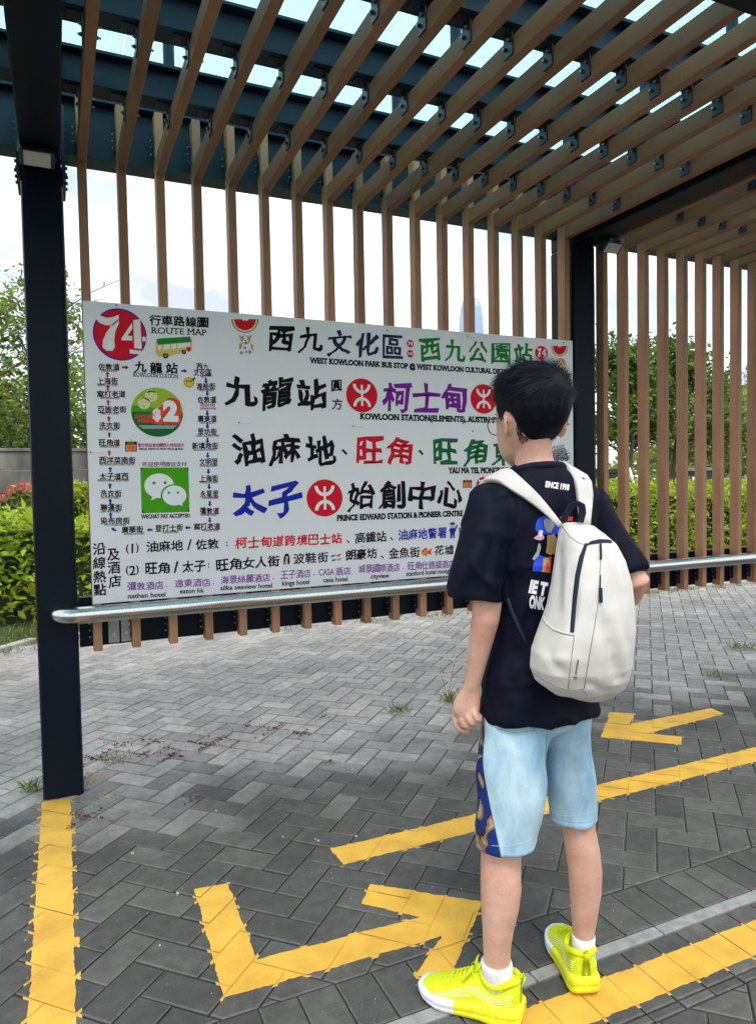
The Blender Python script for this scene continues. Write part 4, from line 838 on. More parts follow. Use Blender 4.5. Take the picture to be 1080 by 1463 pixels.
# concrete wall, trees
cw = MB(); cw.box(-9, 2.6, 13.0, 13.25, -0.03, 1.88, 0); cw.box(-9.02, 2.62, 12.97, 13.28, 1.88, 1.93, 0)
tag(cw.build('concrete_wall', M['concrete'], bevel=0.01), 'stained grey concrete garden wall behind the hedge on the left', 'wall')
def tree(label, px, depth, ztop, rad, lm, n, size, seed, clumps=26, base=0.35, trunk=0.07, bare=0, group=None, zlow=1.2, squash=0.8):
    p = at_depth(px, 690, depth); x0, y0 = p.x, p.y; r = np.random.default_rng(seed); rr_ = random.Random(seed)
    root = empty('tree', (x0, y0, 0)); tag(root, label, 'tree', group)
    b = MB(); zc = zlow+(ztop-zlow)*0.5; tips = []
    top = Vector((rr_.gauss(0, .1), rr_.gauss(0, .1), ztop*0.82))
    ax = [Vector((0, 0, -0.1)), Vector((rr_.gauss(0, .06), rr_.gauss(0, .06), ztop*0.3)), Vector((rr_.gauss(0, .1), rr_.gauss(0, .1), ztop*0.55)), top]
    b.tube(ax, [trunk, trunk*.75, trunk*.5, trunk*.15], 8)
    for i in range(clumps):
        t = rr_.uniform(0.22, 1.0); z = zlow+(ztop-zlow)*t*0.96; prof = math.sin(math.pi*min(1, max(0.08, (0.18+0.82*t)**0.9)))**0.7 if t < .95 else 0.25
        a = i*2.39996+rr_.uniform(-.4, .4); q = rad*prof*rr_.uniform(0.35, 1.0); e = Vector((q*math.cos(a), q*math.sin(a), z))
        s_ = Vector((0, 0, max(0.4, z-rr_.uniform(.25, .6)*rad))); mid = (s_+e)*0.5+Vector((0, 0, -0.05*rad))
        b.tube([s_, mid, e], [trunk*.3, trunk*.2, trunk*.05], 5); tips.append(e)
        for k in range(2):
            e2 = e+Vector((rr_.gauss(0, .25), rr_.gauss(0, .25), rr_.gauss(0.08, .2)))*rad*0.5; b.tube([mid, (mid+e2)/2, e2], [trunk*.15, trunk*.1, trunk*.03], 4); tips.append(e2)
    for i in range(bare):
        a = rr_.uniform(0, 6.28); e = Vector((rad*1.1*math.cos(a), rad*1.1*math.sin(a), zlow+(ztop-zlow)*rr_.uniform(.5, 1.0))); b.tube([Vector((0, 0, e.z-1)), e*0.6+Vector((0, 0, e.z*.35)), e], [trunk*.25, trunk*.15, trunk*.04], 5)
    b.build('trunk', M['bark'], root)
    T = np.array([tuple(t) for t in tips]); k = r.integers(0, len(T), n); cs = rad*0.18*r.uniform(0.55, 1.25, len(T))
    off = r.normal(size=(n, 3))*cs[k][:, None]; off[:, 2] *= squash
    link('crown', leaves_mesh('crown', T[k]+off, size, seed=seed, aspect=0.55), LM[lm], root); return root
tree('light green tree with loose leafy branches behind the left column', 66, 16.0, 6.2, 1.75, 'light', 3300, 0.15, 21, 30, bare=14)
tree('dark dense tree at the left edge beyond the concrete wall', 6, 19.0, 3.9, 1.9, 'dark', 6000, 0.16, 22, 30)
tree('thin pale tree with bare twigs at the left edge', -25, 15.0, 5.6, 1.3, 'light', 1500, 0.14, 23, 20, bare=16)
tree('small green tree behind the top left corner of the sign', 140, 18.0, 5.3, 1.3, 'light', 3200, 0.15, 24, 22)
tree('dark green tree just right of the right column', 893, 14.0, 3.75, 1.05, 'green', 6500, 0.13, 25, 30, zlow=1.7)
tree('taller green tree second to the right of the right column', 962, 15.0, 3.95, 1.15, 'green', 6500, 0.13, 26, 30, zlow=1.8)
tree('light green tree with a low round crown near the right edge', 1022, 21.0, 3.75, 1.5, 'far', 5000, 0.16, 27, 28, zlow=1.2)
tree('yellowish tree at the right edge of the picture', 1082, 24.0, 4.1, 1.9, 'far', 5500, 0.17, 28, 30, zlow=0.8)
tree('dark tree between the far trees on the right', 1052, 31.0, 5.0, 2.0, 'dark', 5000, 0.2, 29, 28, zlow=0.8)
tree('low bushy tree filling the gap behind the kiosk', 985, 27.0, 3.6, 1.9, 'far', 5000, 0.18, 30, 28, zlow=0.6)
# tree stakes, kiosk, cabinet
M['stake'] = mat('white_stake', (0.7, 0.7, 0.68), 0.5)
p = at_depth(897, 690, 13.0); b = MB()
for a in (0.3, 2.4, 4.5): b.tube([(0.75*math.cos(a), 0.75*math.sin(a), 0), (0.04*math.cos(a), 0.04*math.sin(a), 1.45)], 0.022, 8)
b.tube([(-.12, 0, 1.3), (.12, 0, 1.3)], 0.02, 8)
tag(b.build('tree_stakes', M['stake'], loc=(p.x, p.y, 0)), 'white tripod of stakes bracing the tree right of the column', 'tree stakes')
p = at_depth(990, 690, 18.0); k = empty('kiosk', (p.x, p.y, 0)); tag(k, 'dark green kiosk with a small white notice behind the right slats', 'kiosk'); k.rotation_euler.z = -0.3
b = MB(); b.box(-0.36, 0.36, -0.3, 0.3, 0, 1.42); b.build('body', mat('dark_green_metal', (0.012, 0.03, 0.028), 0.4), k, bevel=0.01)
b = MB(); b.box(-0.42, 0.42, -0.36, 0.36, 1.42, 1.50); b.build('roof', mat('grey_roof', (0.2, 0.21, 0.2), 0.6), k, bevel=0.01)
b = MB(); b.box(-0.22, 0.08, -0.315, -0.3, 0.95, 1.28); b.build('notice', M['white_plastic'], k)
p = at_depth(873, 690, 17.0); b = MB(); b.box(-0.3, 0.3, -0.2, 0.2, 0, 1.4); b.box(-0.34, 0.34, -0.24, 0.24, 1.4, 1.5); b.box(-0.22, 0.22, -0.215, -0.2, 0.5, 1.2)
tag(b.build('utility_cabinet', mat('blue_grey_metal', (0.02, 0.035, 0.05), 0.45), bevel=0.01, loc=(p.x, p.y, 0)), 'dark blue utility cabinet beside the tree stakes', 'cabinet')
w0 = Vector((-1.6, 3.6, 1.36)); w1 = Vector((0.16, 3.092, 1.317)); b = MB(); b.tube([w0+(w1-w0)*t+Vector((0, 0, -0.02*math.sin(math.pi*t))) for t in [i/8 for i in range(9)]], 0.0018, 6)
tag(b.build('wire', M['grey_plate']), 'thin wire running from the sign edge out to the left', 'wire')
# far towers
def tower_mat(name, col, sc=1.0):
    m, n, b = nodes_of(name); N = n.nodes.new; K = n.links.new; t = N('ShaderNodeTexCoord'); w = N('ShaderNodeTexBrick'); mp = N('ShaderNodeMapping'); mp.inputs['Rotation'].default_value = (math.pi/2, 0, 0)
    w.inputs['Color1'].default_value = (*col, 1); w.inputs['Color2'].default_value = (*[c*1.12 for c in col], 1); w.inputs['Mortar'].default_value = (*[c*0.8 for c in col], 1); w.inputs['Scale'].default_value = 0.14*sc; w.inputs['Mortar Size'].default_value = 0.05
    K(t.outputs['Object'], mp.inputs[0]); K(mp.outputs[0], w.inputs['Vector']); K(w.outputs[0], b.inputs['Base Color']); b.inputs['Roughness'].default_value = 0.3; return m
def tower(px, ytop, wpx, depth, label, col, taper=False):
    p = at_depth(px, 690, depth); h = at_depth(px, ytop, depth).z; w = wpx/FPX*depth/2; root = MB()
    b = MB(); prof = [(0, 1), (0.75, 1), (0.88, .93), (0.95, .80), (1.0, .55)] if taper else [(0, 1), (0.93, 1)]
    def ring(s, z): return [(-w*s, -w*s*.8, z), (-w*s*.8, -w*s, z), (w*s*.8, -w*s, z), (w*s, -w*s*.8, z), (w*s, w*s*.8, z), (w*s*.8, w*s, z), (-w*s*.8, w*s, z), (-w*s, w*s*.8, z)]
    vs = []; fs = []
    for z, s in prof: vs += ring(s, z*h)
    for i in range(len(prof)-1):
        for k in range(8): fs.append((i*8+k, i*8+(k+1) % 8, i*8+8+(k+1) % 8, i*8+8+k))
    fs += [tuple(range(8*len(prof)-8, 8*len(prof)))]; b.add(vs, fs)
    if not taper: b.box(-w*.6, w*.6, -w*.6, w*.6, h*.93, h)
    o = b.build('tower', tower_mat('tower_glass', col), loc=(p.x, p.y, 0)); tag(o, label, 'tower'); o.rotation_euler.z = -math.atan2(p.x, p.y)
    return o
# far treeline closing the view under the crowns
r = np.random.default_rng(77); n = 16000; X = r.uniform(-34, 70, n); hx = 3.0+0.9*np.sin(X*.35)+0.6*np.sin(X*.9+1)+.4*np.sin(X*2.1)
P_ = np.stack([X, 44-0.25*X+r.normal(0, .9, n), hx*r.uniform(0, 1, n)**.7+r.normal(0, .1, n)], 1)
tag(link('treeline', leaves_mesh('treeline', P_, 0.42, seed=8, aspect=.6), LM['far']), 'far belt of greenery beyond the lawn', 'treeline', kind='stuff')
tower(676, 430, 36, 1900, 'tall tapered glass tower showing between slats above the sign', (0.16, 0.33, 0.60), True)
tower(985, 502, 5, 1500, 'slim pale tower above the right hand trees', (0.42, 0.55, 0.68))
tower(1014, 527, 11, 1600, 'low wide pale tower above the right hand trees', (0.42, 0.55, 0.68))
tower(1041, 524, 7, 1550, 'pale tower second from the right edge', (0.36, 0.50, 0.66))
tower(1066, 522, 9, 1700, 'pale tower nearest to the right edge', (0.42, 0.55, 0.68))

# the air: even pale haze that lightens the far towers
hz = MB(); hz.box(-2000, 3000, -2000, 3300, -1.2, 540); hm = bpy.data.materials.new('haze_air'); hm.use_nodes = True; hn = hm.node_tree; hn.nodes.clear()
ho = hn.nodes.new('ShaderNodeOutputMaterial'); hv = hn.nodes.new('ShaderNodeVolumePrincipled'); hv.inputs['Color'].default_value = (0.90, 0.95, 1.0, 1); hv.inputs['Density'].default_value = 0.00022; hv.inputs['Anisotropy'].default_value = 0.2
hn.links.new(hv.outputs[0], ho.inputs['Volume']); tag(link('haze', hz.mesh('haze'), hm), 'pale humid air in front of the far towers', 'haze', kind='stuff')
# ------------------------------------------------------------------ the boy reading the sign
from mathutils.bvhtree import BVHTree
VN = Vector((0.603, 0.798, 0)).normalized(); VE = Vector((VN.y, -VN.x, 0)); UP = Vector((0, 0, 1)); DP = 1.69
def PX(px, py, d=0.0):
    r_ = ray(px, py); t = (DP+d)/(r_.x*VN.x+r_.y*VN.y); return r_*t+Vector((0, 0, CAM_H))
TH = math.radians(30)                                # how far his back is turned from the line of sight
BF = VN*math.cos(TH)-VE*math.sin(TH); BR = VE*math.cos(TH)+VN*math.sin(TH)
def sup(t, n):
    c, s = math.cos(t), math.sin(t); return math.copysign(abs(c)**(2/n), c), math.copysign(abs(s)**(2/n), s)
class Loft:
    def __init__(s): s.v = []; s.f = []
    def rings(s, R, N=24):
        """R: list of rings, each a list of N points; closes both ends"""
        b = len(s.v)
        for ring in R: s.v += [tuple(p) for p in ring]
        for i in range(len(R)-1):
            for k in range(N): s.f.append((b+i*N+k, b+i*N+(k+1) % N, b+(i+1)*N+(k+1) % N, b+(i+1)*N+k))
        for i, flip in ((0, True), (len(R)-1, False)):
            c = sum((Vector(p) for p in R[i]), Vector())/N; s.v.append(tuple(c)); j = len(s.v)-1
            for k in range(N):
                a, q = b+i*N+k, b+i*N+(k+1) % N; s.f.append((j, q, a) if flip else (j, a, q))
        return s
    def px_tube(s, L_, N=20, n=2.0):
        """L_: (px_left, px_right, py, depth offset, depth ratio) rings lying level"""
        R = []
        for l, r_, y, d, k in L_:
            c = PX((l+r_)/2, y, d); a = (PX(r_, y, d)-PX(l, y, d)).length/2
            R.append([c+VE*(a*sup(2*math.pi*i/N, n)[0])+VN*(a*k*sup(2*math.pi*i/N, n)[1]) for i in range(N)])
        return s.rings(R, N)
    def body_tube(s, L_, N=36, n=2.5):
        """rings turned with the body: silhouette px_left, px_right, py, d, k = depth/width"""
        R = []
        for l, r_, y, d, k in L_:
            c = PX((l+r_)/2, y, d); hw = (PX(r_, y, d)-PX(l, y, d)).length/2
            ext = max(abs(math.cos(TH)*sup(2*math.pi*i/90, n)[0]+k*math.sin(TH)*sup(2*math.pi*i/90, n)[1]) for i in range(90)); a = hw/ext
            R.append([c+BR*(a*sup(2*math.pi*i/N, n)[0])+BF*(a*k*sup(2*math.pi*i/N, n)[1]) for i in range(N)])
        return s.rings(R, N)
    def limb(s, pts, rad, N=16, flat=1.0, up=None):
        b = MB(); b.tube(pts, rad, N, caps=False, flat=flat, up=up); K = len(pts)
        R = [[Vector(b.v[i*N+k]) for k in range(N)] for i in range(K)]
        # rounded ends
        t0 = (pts[0]-pts[1]).normalized(); t1 = (pts[-1]-pts[-2]).normalized(); out = []
        for q in (0.9, 0.5): out.append([pts[0]+(p-pts[0])*math.sqrt(1-q*q)+t0*rad[0]*q*.9 for p in R[0]])
        out += R
        for q in (0.5, 0.9): out.append([pts[-1]+(p-pts[-1])*math.sqrt(1-q*q)+t1*rad[-1]*q*.9 for p in R[-1]])
        return s.rings(out, N)
def fuse(lofts, voxel, smooth, iters):
    """union of closed lofts as one continuous surface"""
    me = bpy.data.meshes.new('u'); b = MB()
    for l in lofts: b.add(l.v, l.f)
    me.from_pydata(b.v, [], b.f); me.update()
    bm = bmesh.new(); bm.from_mesh(me); bmesh.ops.recalc_face_normals(bm, faces=bm.faces); bm.to_mesh(me); bm.free()
    o = bpy.data.objects.new('u', me); COL.objects.link(o)
    m = o.modifiers.new('r', 'REMESH'); m.mode = 'VOXEL'; m.voxel_size = voxel; m.use_smooth_shade = True
    q = o.modifiers.new('s', 'SMOOTH'); q.factor = smooth; q.iterations = iters
    dg = bpy.context.evaluated_depsgraph_get(); r_ = bpy.data.meshes.new_from_object(o.evaluated_get(dg)); bpy.data.objects.remove(o); bpy.data.meshes.remove(me); return r_
def coords(me):
    a = np.empty(len(me.vertices)*3); me.vertices.foreach_get('co', a); return a.reshape(-1, 3)
def normals(me):
    a = np.empty(len(me.vertices)*3); me.vertices.foreach_get('normal', a); return a.reshape(-1, 3)
def setco(me, a): me.vertices.foreach_set('co', a.astype(np.float32).ravel()); me.update()
def bvh(me): return BVHTree.FromPolygons([v.co.copy() for v in me.vertices], [tuple(p.vertices) for p in me.polygons])
CAMP = Vector((0, 0, CAM_H))
def hit(tree, px, py, off):
    d = ray(px, py).normalized(); h = tree.ray_cast(CAMP, d)
    if h[0] is None: return None
    n_ = h[1] if h[1].dot(d) < 0 else -h[1]
    return h[0]+n_*off, n_
# ---- skin and cloth materials
def skin_mat():
    m, n, b = nodes_of('skin'); N = n.nodes.new; K = n.links.new; t = N('ShaderNodeTexCoord'); z = N('ShaderNodeTexNoise'); z.inputs['Scale'].default_value = 17; z.inputs['Detail'].default_value = 9; z.inputs['Roughness'].default_value = .66; K(t.outputs['Object'], z.inputs['Vector'])
    c = N('ShaderNodeValToRGB'); e = c.color_ramp.elements; e[0].position = .3; e[0].color = (0.52, 0.27, 0.195, 1); e[1].position = .70; e[1].color = (0.68, 0.43, 0.33, 1); K(z.outputs[0], c.inputs[0]); K(c.outputs[0], b.inputs['Base Color'])
    b.inputs['Roughness'].default_value = 0.5; b.inputs['Subsurface Weight'].default_value = 0.12; b.inputs['Subsurface Radius'].default_value = (0.012, 0.005, 0.003); b.inputs['Specular IOR Level'].default_value = 0.35
    z2 = N('ShaderNodeTexNoise'); z2.inputs['Scale'].default_value = 260; K(t.outputs['Object'], z2.inputs['Vector']); bp = N('ShaderNodeBump'); bp.inputs['Strength'].default_value = 0.3; bp.inputs['Distance'].default_value = 0.0012; K(z2.outputs[0], bp.inputs['Height']); K(bp.outputs[0], b.inputs['Normal'])
    return m
M['skin'] = skin_mat()
M['tee'] = mat('navy_black_cotton', (0.0022, 0.0038, 0.0125), 0.6, 0, 0.15, 40, 0.25, 900, sheen=0.0, spec=0.12)
M['tee_rib'] = mat('navy_rib_knit', (0.008, 0.011, 0.025), 0.85, 0, 0.2, 200, 0.3, 500, spec=0.2)
M['hair'] = mat('black_hair', (0.0016, 0.003, 0.0085), 0.5, 0, 0.3, 60, spec=0.16)
M['sock'] = mat('white_ribbed_sock', (0.74, 0.75, 0.76), 0.85, 0, 0.06, 30, 0.5, 220, (1, 1, 0.05))
M['neon'] = mat('neon_yellow_mesh', (0.70, 0.80, 0.004), 0.65, 0, 0.12, 60, 0.6, 520)
M['neon_sole'] = mat('yellow_foam_sole', (0.72, 0.74, 0.02), 0.6, 0, 0.12, 40, 0.15, 60)
M['white_sole'] = mat('white_foam_sole', (0.74, 0.75, 0.78), 0.5, 0, 0.05, 20, 0.15, 60)
M['pale_line'] = mat('pale_yellow_line', (0.80, 0.86, 0.32), 0.5)
M['canvas'] = mat('off_white_canvas', (0.62, 0.60, 0.56), 0.75, 0, 0.07, 25, 0.25, 700, sheen=0.1, spec=0.25)
M['navy_web'] = mat('navy_webbing', (0.010, 0.019, 0.042), 0.7, 0, 0.15, 60, 0.3, 500, spec=0.25)
M['black_rim'] = mat('black_glasses_rim', (0.01, 0.01, 0.011), 0.3)
PE = empty('person', (PX(770, 1400).x, PX(770, 1400).y, 0)); tag(PE, 'boy in black T-shirt, pale denim shorts and neon shoes reading the sign, back turned', 'person')
def pl(name, me, mats, parent=None, smooth=True):   # link with world coordinates kept under a parent
    o = link(name, me, mats, None, smooth); p = parent or PE; o.parent = p
    bpy.context.view_layer.update(); o.matrix_parent_inverse = p.matrix_world.inverted(); return o
# ---- head
HT = math.radians(34); HF = VN*math.cos(HT)-VE*math.sin(HT); HR = VE*math.cos(HT)+VN*math.sin(HT)
HO = PX(759.5, 662, 0.0)                            # level of the chin, on the axis of the head
HS = 1.0
HEAD = [(-.004, .015, .045, .074), (.006, .030, .02, .086), (.022, .047, -.012, .093), (.045, .058, -.035, .096), (.07, .065, -.062, .096), (.10, .070, -.085, .093), (.13, .073, -.094, .093), (.16, .072, -.092, .087), (.185, .063, -.079, .072), (.204, .044, -.054, .048), (.214, .018, -.026, .020)]
def hp_(x, y, z): return HO+HR*x+HF*y+UP*z
def head_pt(z, a, off=0.0, n=2.25):
    """skin point at height z, a = angle from straight ahead towards his right"""
    H_ = HEAD
    for i in range(len(H_)-1):
        if z <= H_[i+1][0] or i == len(H_)-2:
            t = min(1, max(0, (z-H_[i][0])/(H_[i+1][0]-H_[i][0]))); hw, bk, fr = [H_[i][j]+(H_[i+1][j]-H_[i][j])*t for j in (1, 2, 3)]; break
    c, s = sup(math.pi/2-a, n); yc = (fr+bk)/2; hd = (fr-bk)/2
    return ((hw+off)*c, yc+(hd+off)*s)
hl = Loft(); R = []
zs = [-.004, .006, .014, .022, .034, .045, .058, .07, .085, .10, .115, .13, .145, .16, .173, .185, .195, .204, .210, .214]
for z in zs:
    R.append([hp_(*head_pt(z, math.pi/2-2*math.pi*i/32), z) for i in range(32)])
hl.rings(R, 32)
nose = Loft().limb([hp_(0, .090, .105), hp_(0, .101, .082), hp_(0, .106, .068)], [.007, .010, .012], 12)
lipo = Loft().limb([hp_(-.018, .088, .040), hp_(0, .097, .041), hp_(.018, .088, .040)], [.005, .0075, .005], 10)
ears = []
for sg in (-1, 1):
    e = Loft(); R = []
    for k, (q, s_) in enumerate(((-.95, .3), (-.6, .8), (0, 1), (.6, .8), (.95, .3))):
        ring = []
        for i in range(16):
            a = 2*math.pi*i/16; lx, ly = s_*.019*math.cos(a), s_*.031*math.sin(a)
            # flat oval turned outwards at its rear
            x = .071+0.006*q+0.55*max(0, .004-lx); y = -.008+lx*.85; z = .088+ly+0.15*lx
            ring.append(hp_(sg*x, y, z))
        R.append(ring)
    e.rings(R, 16); ears.append(e)
neck = Loft().px_tube([(733, 787, 622, .0, 1.05), (736, 788, 640, .0, 1.05), (736, 790, 655, .0, 1.0), (734, 796, 668, .0, .95), (730, 805, 680, .0, .75), (722, 820, 700, .0, .6)], 24)
# ---- trunk, arms, legs under the clothes
trunk = Loft().body_tube([(722, 822, 690, .005, .5), (714, 832, 705, .0, .5), (714, 836, 725, .0, .52), (716, 836, 760, .0, .55), (716, 834, 830, .0, .58), (716, 828, 920, .0, .58), (718, 824, 990, .0, .5), (722, 822, 1030, .0, .42)], 36)
armL = Loft().limb([PX(716, 722, -.07), PX(702, 760, -.095), PX(697, 820, -.105), PX(696, 862, -.108), PX(693, 885, -.108), PX(686, 920, -.100), PX(679, 958, -.093), PX(674.5, 982, -.088)], [.028, .034, .034, .0325, .0315, .0265, .0205, .0175], 18)
palm = Loft().px_tube([(664, 686, 972, -.09, .85), (661, 687, 982, -.088, .75), (654, 686.5, 992, -.086, .56), (648.5, 686, 1003, -.085, .48), (646, 685.5, 1013, -.084, .46), (647, 683, 1020, -.083, .46), (652, 678, 1024, -.083, .35)], 20, 2.4)
def finger(pts, r0, r1): return Loft().limb([PX(*p) for p in pts], [r0+(r1-r0)*i/(len(pts)-1) for i in range(len(pts))], 12)
fing = [finger([(651, 1014, -.075), (649.5, 1026, -.078), (652, 1038, -.080), (660, 1044.5, -.078), (670, 1045.5, -.072)], .0088, .0068),
        finger([(659, 1016, -.080), (659.5, 1028, -.088), (664, 1037, -.090), (672, 1039, -.085), (676, 1036, -.074)], .0090, .0070),
        finger([(668, 1016, -.086), (669, 1026, -.097), (673, 1033, -.100), (679, 1034, -.092), (681, 1030, -.080)], .0088, .0066),
        finger([(677, 1014, -.092), (679, 1022, -.103), (682, 1028, -.104), (685.5, 1027.5, -.096), (686, 1023, -.086)], .0078, .0058),
        finger([(664, 990, -.070), (654, 1001, -.055), (651, 1014, -.050), (657, 1026, -.052)], .0105, .0072)]
armR = Loft().limb([PX(826, 722, .07), PX(850, 745, .08), PX(880, 795, .065), PX(908, 833, .045), PX(900, 848, .075), PX(872, 862, .16), PX(838, 872, .235)], [.028, .034, .034, .033, .030, .024, .018], 18)
hR = PX(838, 872, .235)                             # right hand in front of his waist, fingers half closed
inw = (-BR*0.8+BF*0.25-UP*0.15).normalized(); dwn = Vector((0, 0, -1)); fwd = BF
handR = Loft().limb([hR, hR+inw*.03, hR+inw*.06, hR+inw*.075], [.017, .027, .030, .026], 14, flat=0.5, up=fwd)
fR = []
for i in range(4):
    k0 = hR+inw*.078+UP*(.024-.016*i)+fwd*.004; ln = (.030, .034, .031, .024)[i]
    fR.append(Loft().limb([k0, k0+inw*ln*.8+fwd*.004, k0+inw*ln*1.25-fwd*.014, k0+inw*ln*.9-fwd*.030], [.0086, .0082, .0076, .0066], 10))
fR.append(Loft().limb([hR+inw*.03+UP*.02, hR+inw*.05+UP*.042-fwd*.006, hR+inw*.078+UP*.048-fwd*.012], [.0105, .009, .0072], 10))
def leg(l): return Loft().px_tube(l, 22)
legL = leg([(702, 768, 1000, -.03, .85), (697, 768, 1060, -.042, .9), (690, 766, 1120, -.055, .95), (688, 752, 1180, -.065, 1.0), (687, 745, 1215, -.072, 1.05), (686, 744, 1240, -.078, 1.08), (686, 744.5, 1270, -.082, 1.1), (687, 741, 1298, -.085, 1.1), (689, 734, 1325, -.088, 1.1), (690, 730, 1350, -.088, 1.05), (691, 728.5, 1375, -.087, .95), (692, 729, 1398, -.086, .85), (700, 730, 1428, -.085, .75)])
legR = leg([(782, 835, 1000, .03, .85), (786, 840, 1060, .042, .9), (786, 846, 1110, .05, .95), (796, 849, 1150, .052, 1.0), (802, 850.5, 1182, .054, 1.02), (807, 857, 1215, .056, 1.06), (811, 860, 1243, .058, 1.1), (813, 859, 1272, .06, 1.1), (815, 854, 1303, .062, 1.1), (817.5, 849.5, 1330, .064, 1.12), (819, 848, 1352, .066, 1.2), (820, 848, 1372, .066, 1.3), (822, 846, 1396, .066, 1.6)])
body = fuse([hl, nose, lipo, neck, trunk, armL, palm, armR, handR, legL, legR]+ears+fing+fR, 0.0040, 0.5, 5)
BD = pl('body', body, M['skin'])
del_ = None
for sg in (-1, 1):
    for nm, rd, mt_, yy in (('eye', .0115, mat('eye_white', (0.75, 0.73, 0.7), 0.2), .0845), ('iris', .0062, mat('dark_iris', (0.02, 0.012, 0.008), 0.15), .0915)):
        bm = bmesh.new(); bmesh.ops.create_uvsphere(bm, u_segments=14, v_segments=10, radius=rd); me = bpy.data.meshes.new(nm); bm.to_mesh(me); bm.free()
        setco(me, coords(me)+np.array(hp_(sg*.031, yy, .103))); pl(nm, me, mt_)
me = MB()
me.tube([hp_(-.017, .0955, .0405), hp_(0, .1035, .0405), hp_(.017, .0955, .0405)], [.0022, .0036, .0022], 8); pl('lips', me.mesh('lips'), mat('lips', (0.42, 0.13, 0.11), 0.45))
me = MB()
for sg in (-1, 1): me.tube([hp_(sg*(.018+.009*k), .0975-.0022*k*k*.6, .120+.0035*math.sin(k*.9)) for k in range(4)], [.0018, .0026, .0024, .0012], 6)
pl('eyebrows', me.mesh('eyebrows'), M['hair'])
# ---- glasses
g = MB()
for sg in (-1, 1):
    cx_ = .034; g.tube([hp_(sg*(cx_+.0245*math.cos(t)), .109-.010*abs(cx_+.0245*math.cos(t)-.01)/.05, .094+.0215*math.sin(t)) for t in [2*math.pi*i/24 for i in range(25)]], 0.0013, 6)
    g.tube([hp_(sg*.058, .101, .103), hp_(sg*.072, .088, .105), hp_(sg*.080, .04, .105), hp_(sg*.0795, -.004, .103), hp_(sg*.078, -.022, .092)], 0.0015, 6)
g.tube([hp_(-.010, .109, .098), hp_(0, .112, .101), hp_(.010, .109, .098)], 0.0013, 6)
GL = g.mesh('glasses'); pl('glasses', GL, M['black_rim'])
# ---- hair: a cap and thousands of short strands turning about the crown
def hairline(a):
    a = abs(math.degrees(a)); P_ = [(0, .178), (40, .172), (62, .160), (74, .115), (84, .100), (92, .118), (104, .116), (116, .094), (130, .072), (150, .056), (180, .050)]
    for (x0, y0), (x1, y1) in zip(P_, P_[1:]):
        if a <= x1: return y0+(y1-y0)*(a-x0)/(x1-x0)
    return .050
def hair_off(z, a):
    f = min(1, max(0, (z-hairline(a))/.05)); back = .5-.5*math.cos(a); top = min(1, max(0, (z-.12)/.07))
    return .002+f*(.0035+.002*back+.0040*top)
def cap_pt(u, a):
    h = hairline(a)-.002; z = h+(.2145-h)*u; o = hair_off(z, a); x, y = head_pt(min(z, .2138), a, o); return Vector((x, y, z+o*(0.25+1.15*max(0, (z-.15)/.065)**1.5)))
NA, NU = 96, 26; cap = MB(); vs = []
for j in range(NU):
    u = 1-(1-j/(NU-1))**1.6
    for i in range(NA): vs.append(cap_pt(min(u, .999), -math.pi+2*math.pi*i/NA))
rg = random.Random(8)
vw = []
for p in vs:
    k = mnoise.noise(Vector((p.x*60, p.y*60, p.z*60)))*.0018+mnoise.noise(Vector((p.x*160, p.y*160, p.z*90)))*.0010; q = Vector((p.x, p.y, (p.z-.1)*.9)).normalized(); w_ = p+q*k; vw.append(hp_(w_.x, w_.y, w_.z))
fs = [(j*NA+i, j*NA+(i+1) % NA, (j+1)*NA+(i+1) % NA, (j+1)*NA+i) for j in range(NU-1) for i in range(NA)]+[tuple(range((NU-1)*NA, NU*NA))]
cap.add(vw, fs); HAIR = pl('hair', cap.mesh('hair'), M['hair'])
st = MB(); whorl = Vector((.012, -.080, .178)); V_ = []; F_ = []
def strand(p, nrm, d, ln, w, lift, curl):
    pts = []; q = p.copy(); dd = (d+nrm*lift).normalized()
    for k in range(4):
        pts.append(q.copy()); q = q+dd*(ln/3); dd = (dd-nrm*curl+Vector((0, 0, -.10))*0.6).normalized()
    s_ = d.cross(nrm).normalized(); b = len(V_)
    for k, c in enumerate(pts):
        ww = w*(1, .9, .65, .08)[k]; V_.append(hp_(*(c+s_*ww))); V_.append(hp_(*(c-s_*ww)))
    for k in range(3): F_.append((b+2*k, b+2*k+1, b+2*k+3, b+2*k+2))
for i in range(17000):
    a = rg.uniform(-math.pi, math.pi); h = hairline(a); u = rg.random()**(0.9 if abs(a) < 1.9 else 1.0)
    if i < 2600 and abs(a) > 2.05:
        u = 0.0
    p = cap_pt(u*.99, a); e1 = cap_pt(min(.995, u*.99+.01), a)-p; e2 = cap_pt(u*.99, a+.02)-p
    nrm = e2.cross(e1).normalized()
    if nrm.dot(p-Vector((0, 0, .10))) < 0: nrm = -nrm
    d = p-whorl; d = d-nrm*d.dot(nrm); dist = d.length
    if dist < 1e-4: continue
    d = d/dist; swirl = nrm.cross(d); d = (d+swirl*0.55*math.exp(-dist/.035)+Vector((rg.gauss(0, .16), rg.gauss(0, .16), rg.gauss(0, .12)))).normalized()
    if p.z < .15: d = (d+Vector((0, .05, -.9))*(0.5+2*(.15-p.z)/.1)).normalized()
    d = (d-nrm*d.dot(nrm)).normalized(); top = min(1, max(0, (p.z-.13)/.06)); low = min(1, max(0, (p.z-h)/.045))
    if i < 2600 and abs(a) > 2.05: p = p+Vector((0, 0, -rg.random()**2*.016)); x_, y_ = head_pt(p.z, a, .0015); p.x, p.y = x_, y_
    clump = mnoise.noise(p*48)+.5*mnoise.noise(p*110)
    ln = (.008+.010*low+.017*top)*rg.uniform(.55, 1.35); strand(p-nrm*.002, nrm, d, ln, .0005, .14+.20*top+.55*clump*(.25+.75*top)+.05*low, .10+.05*top)
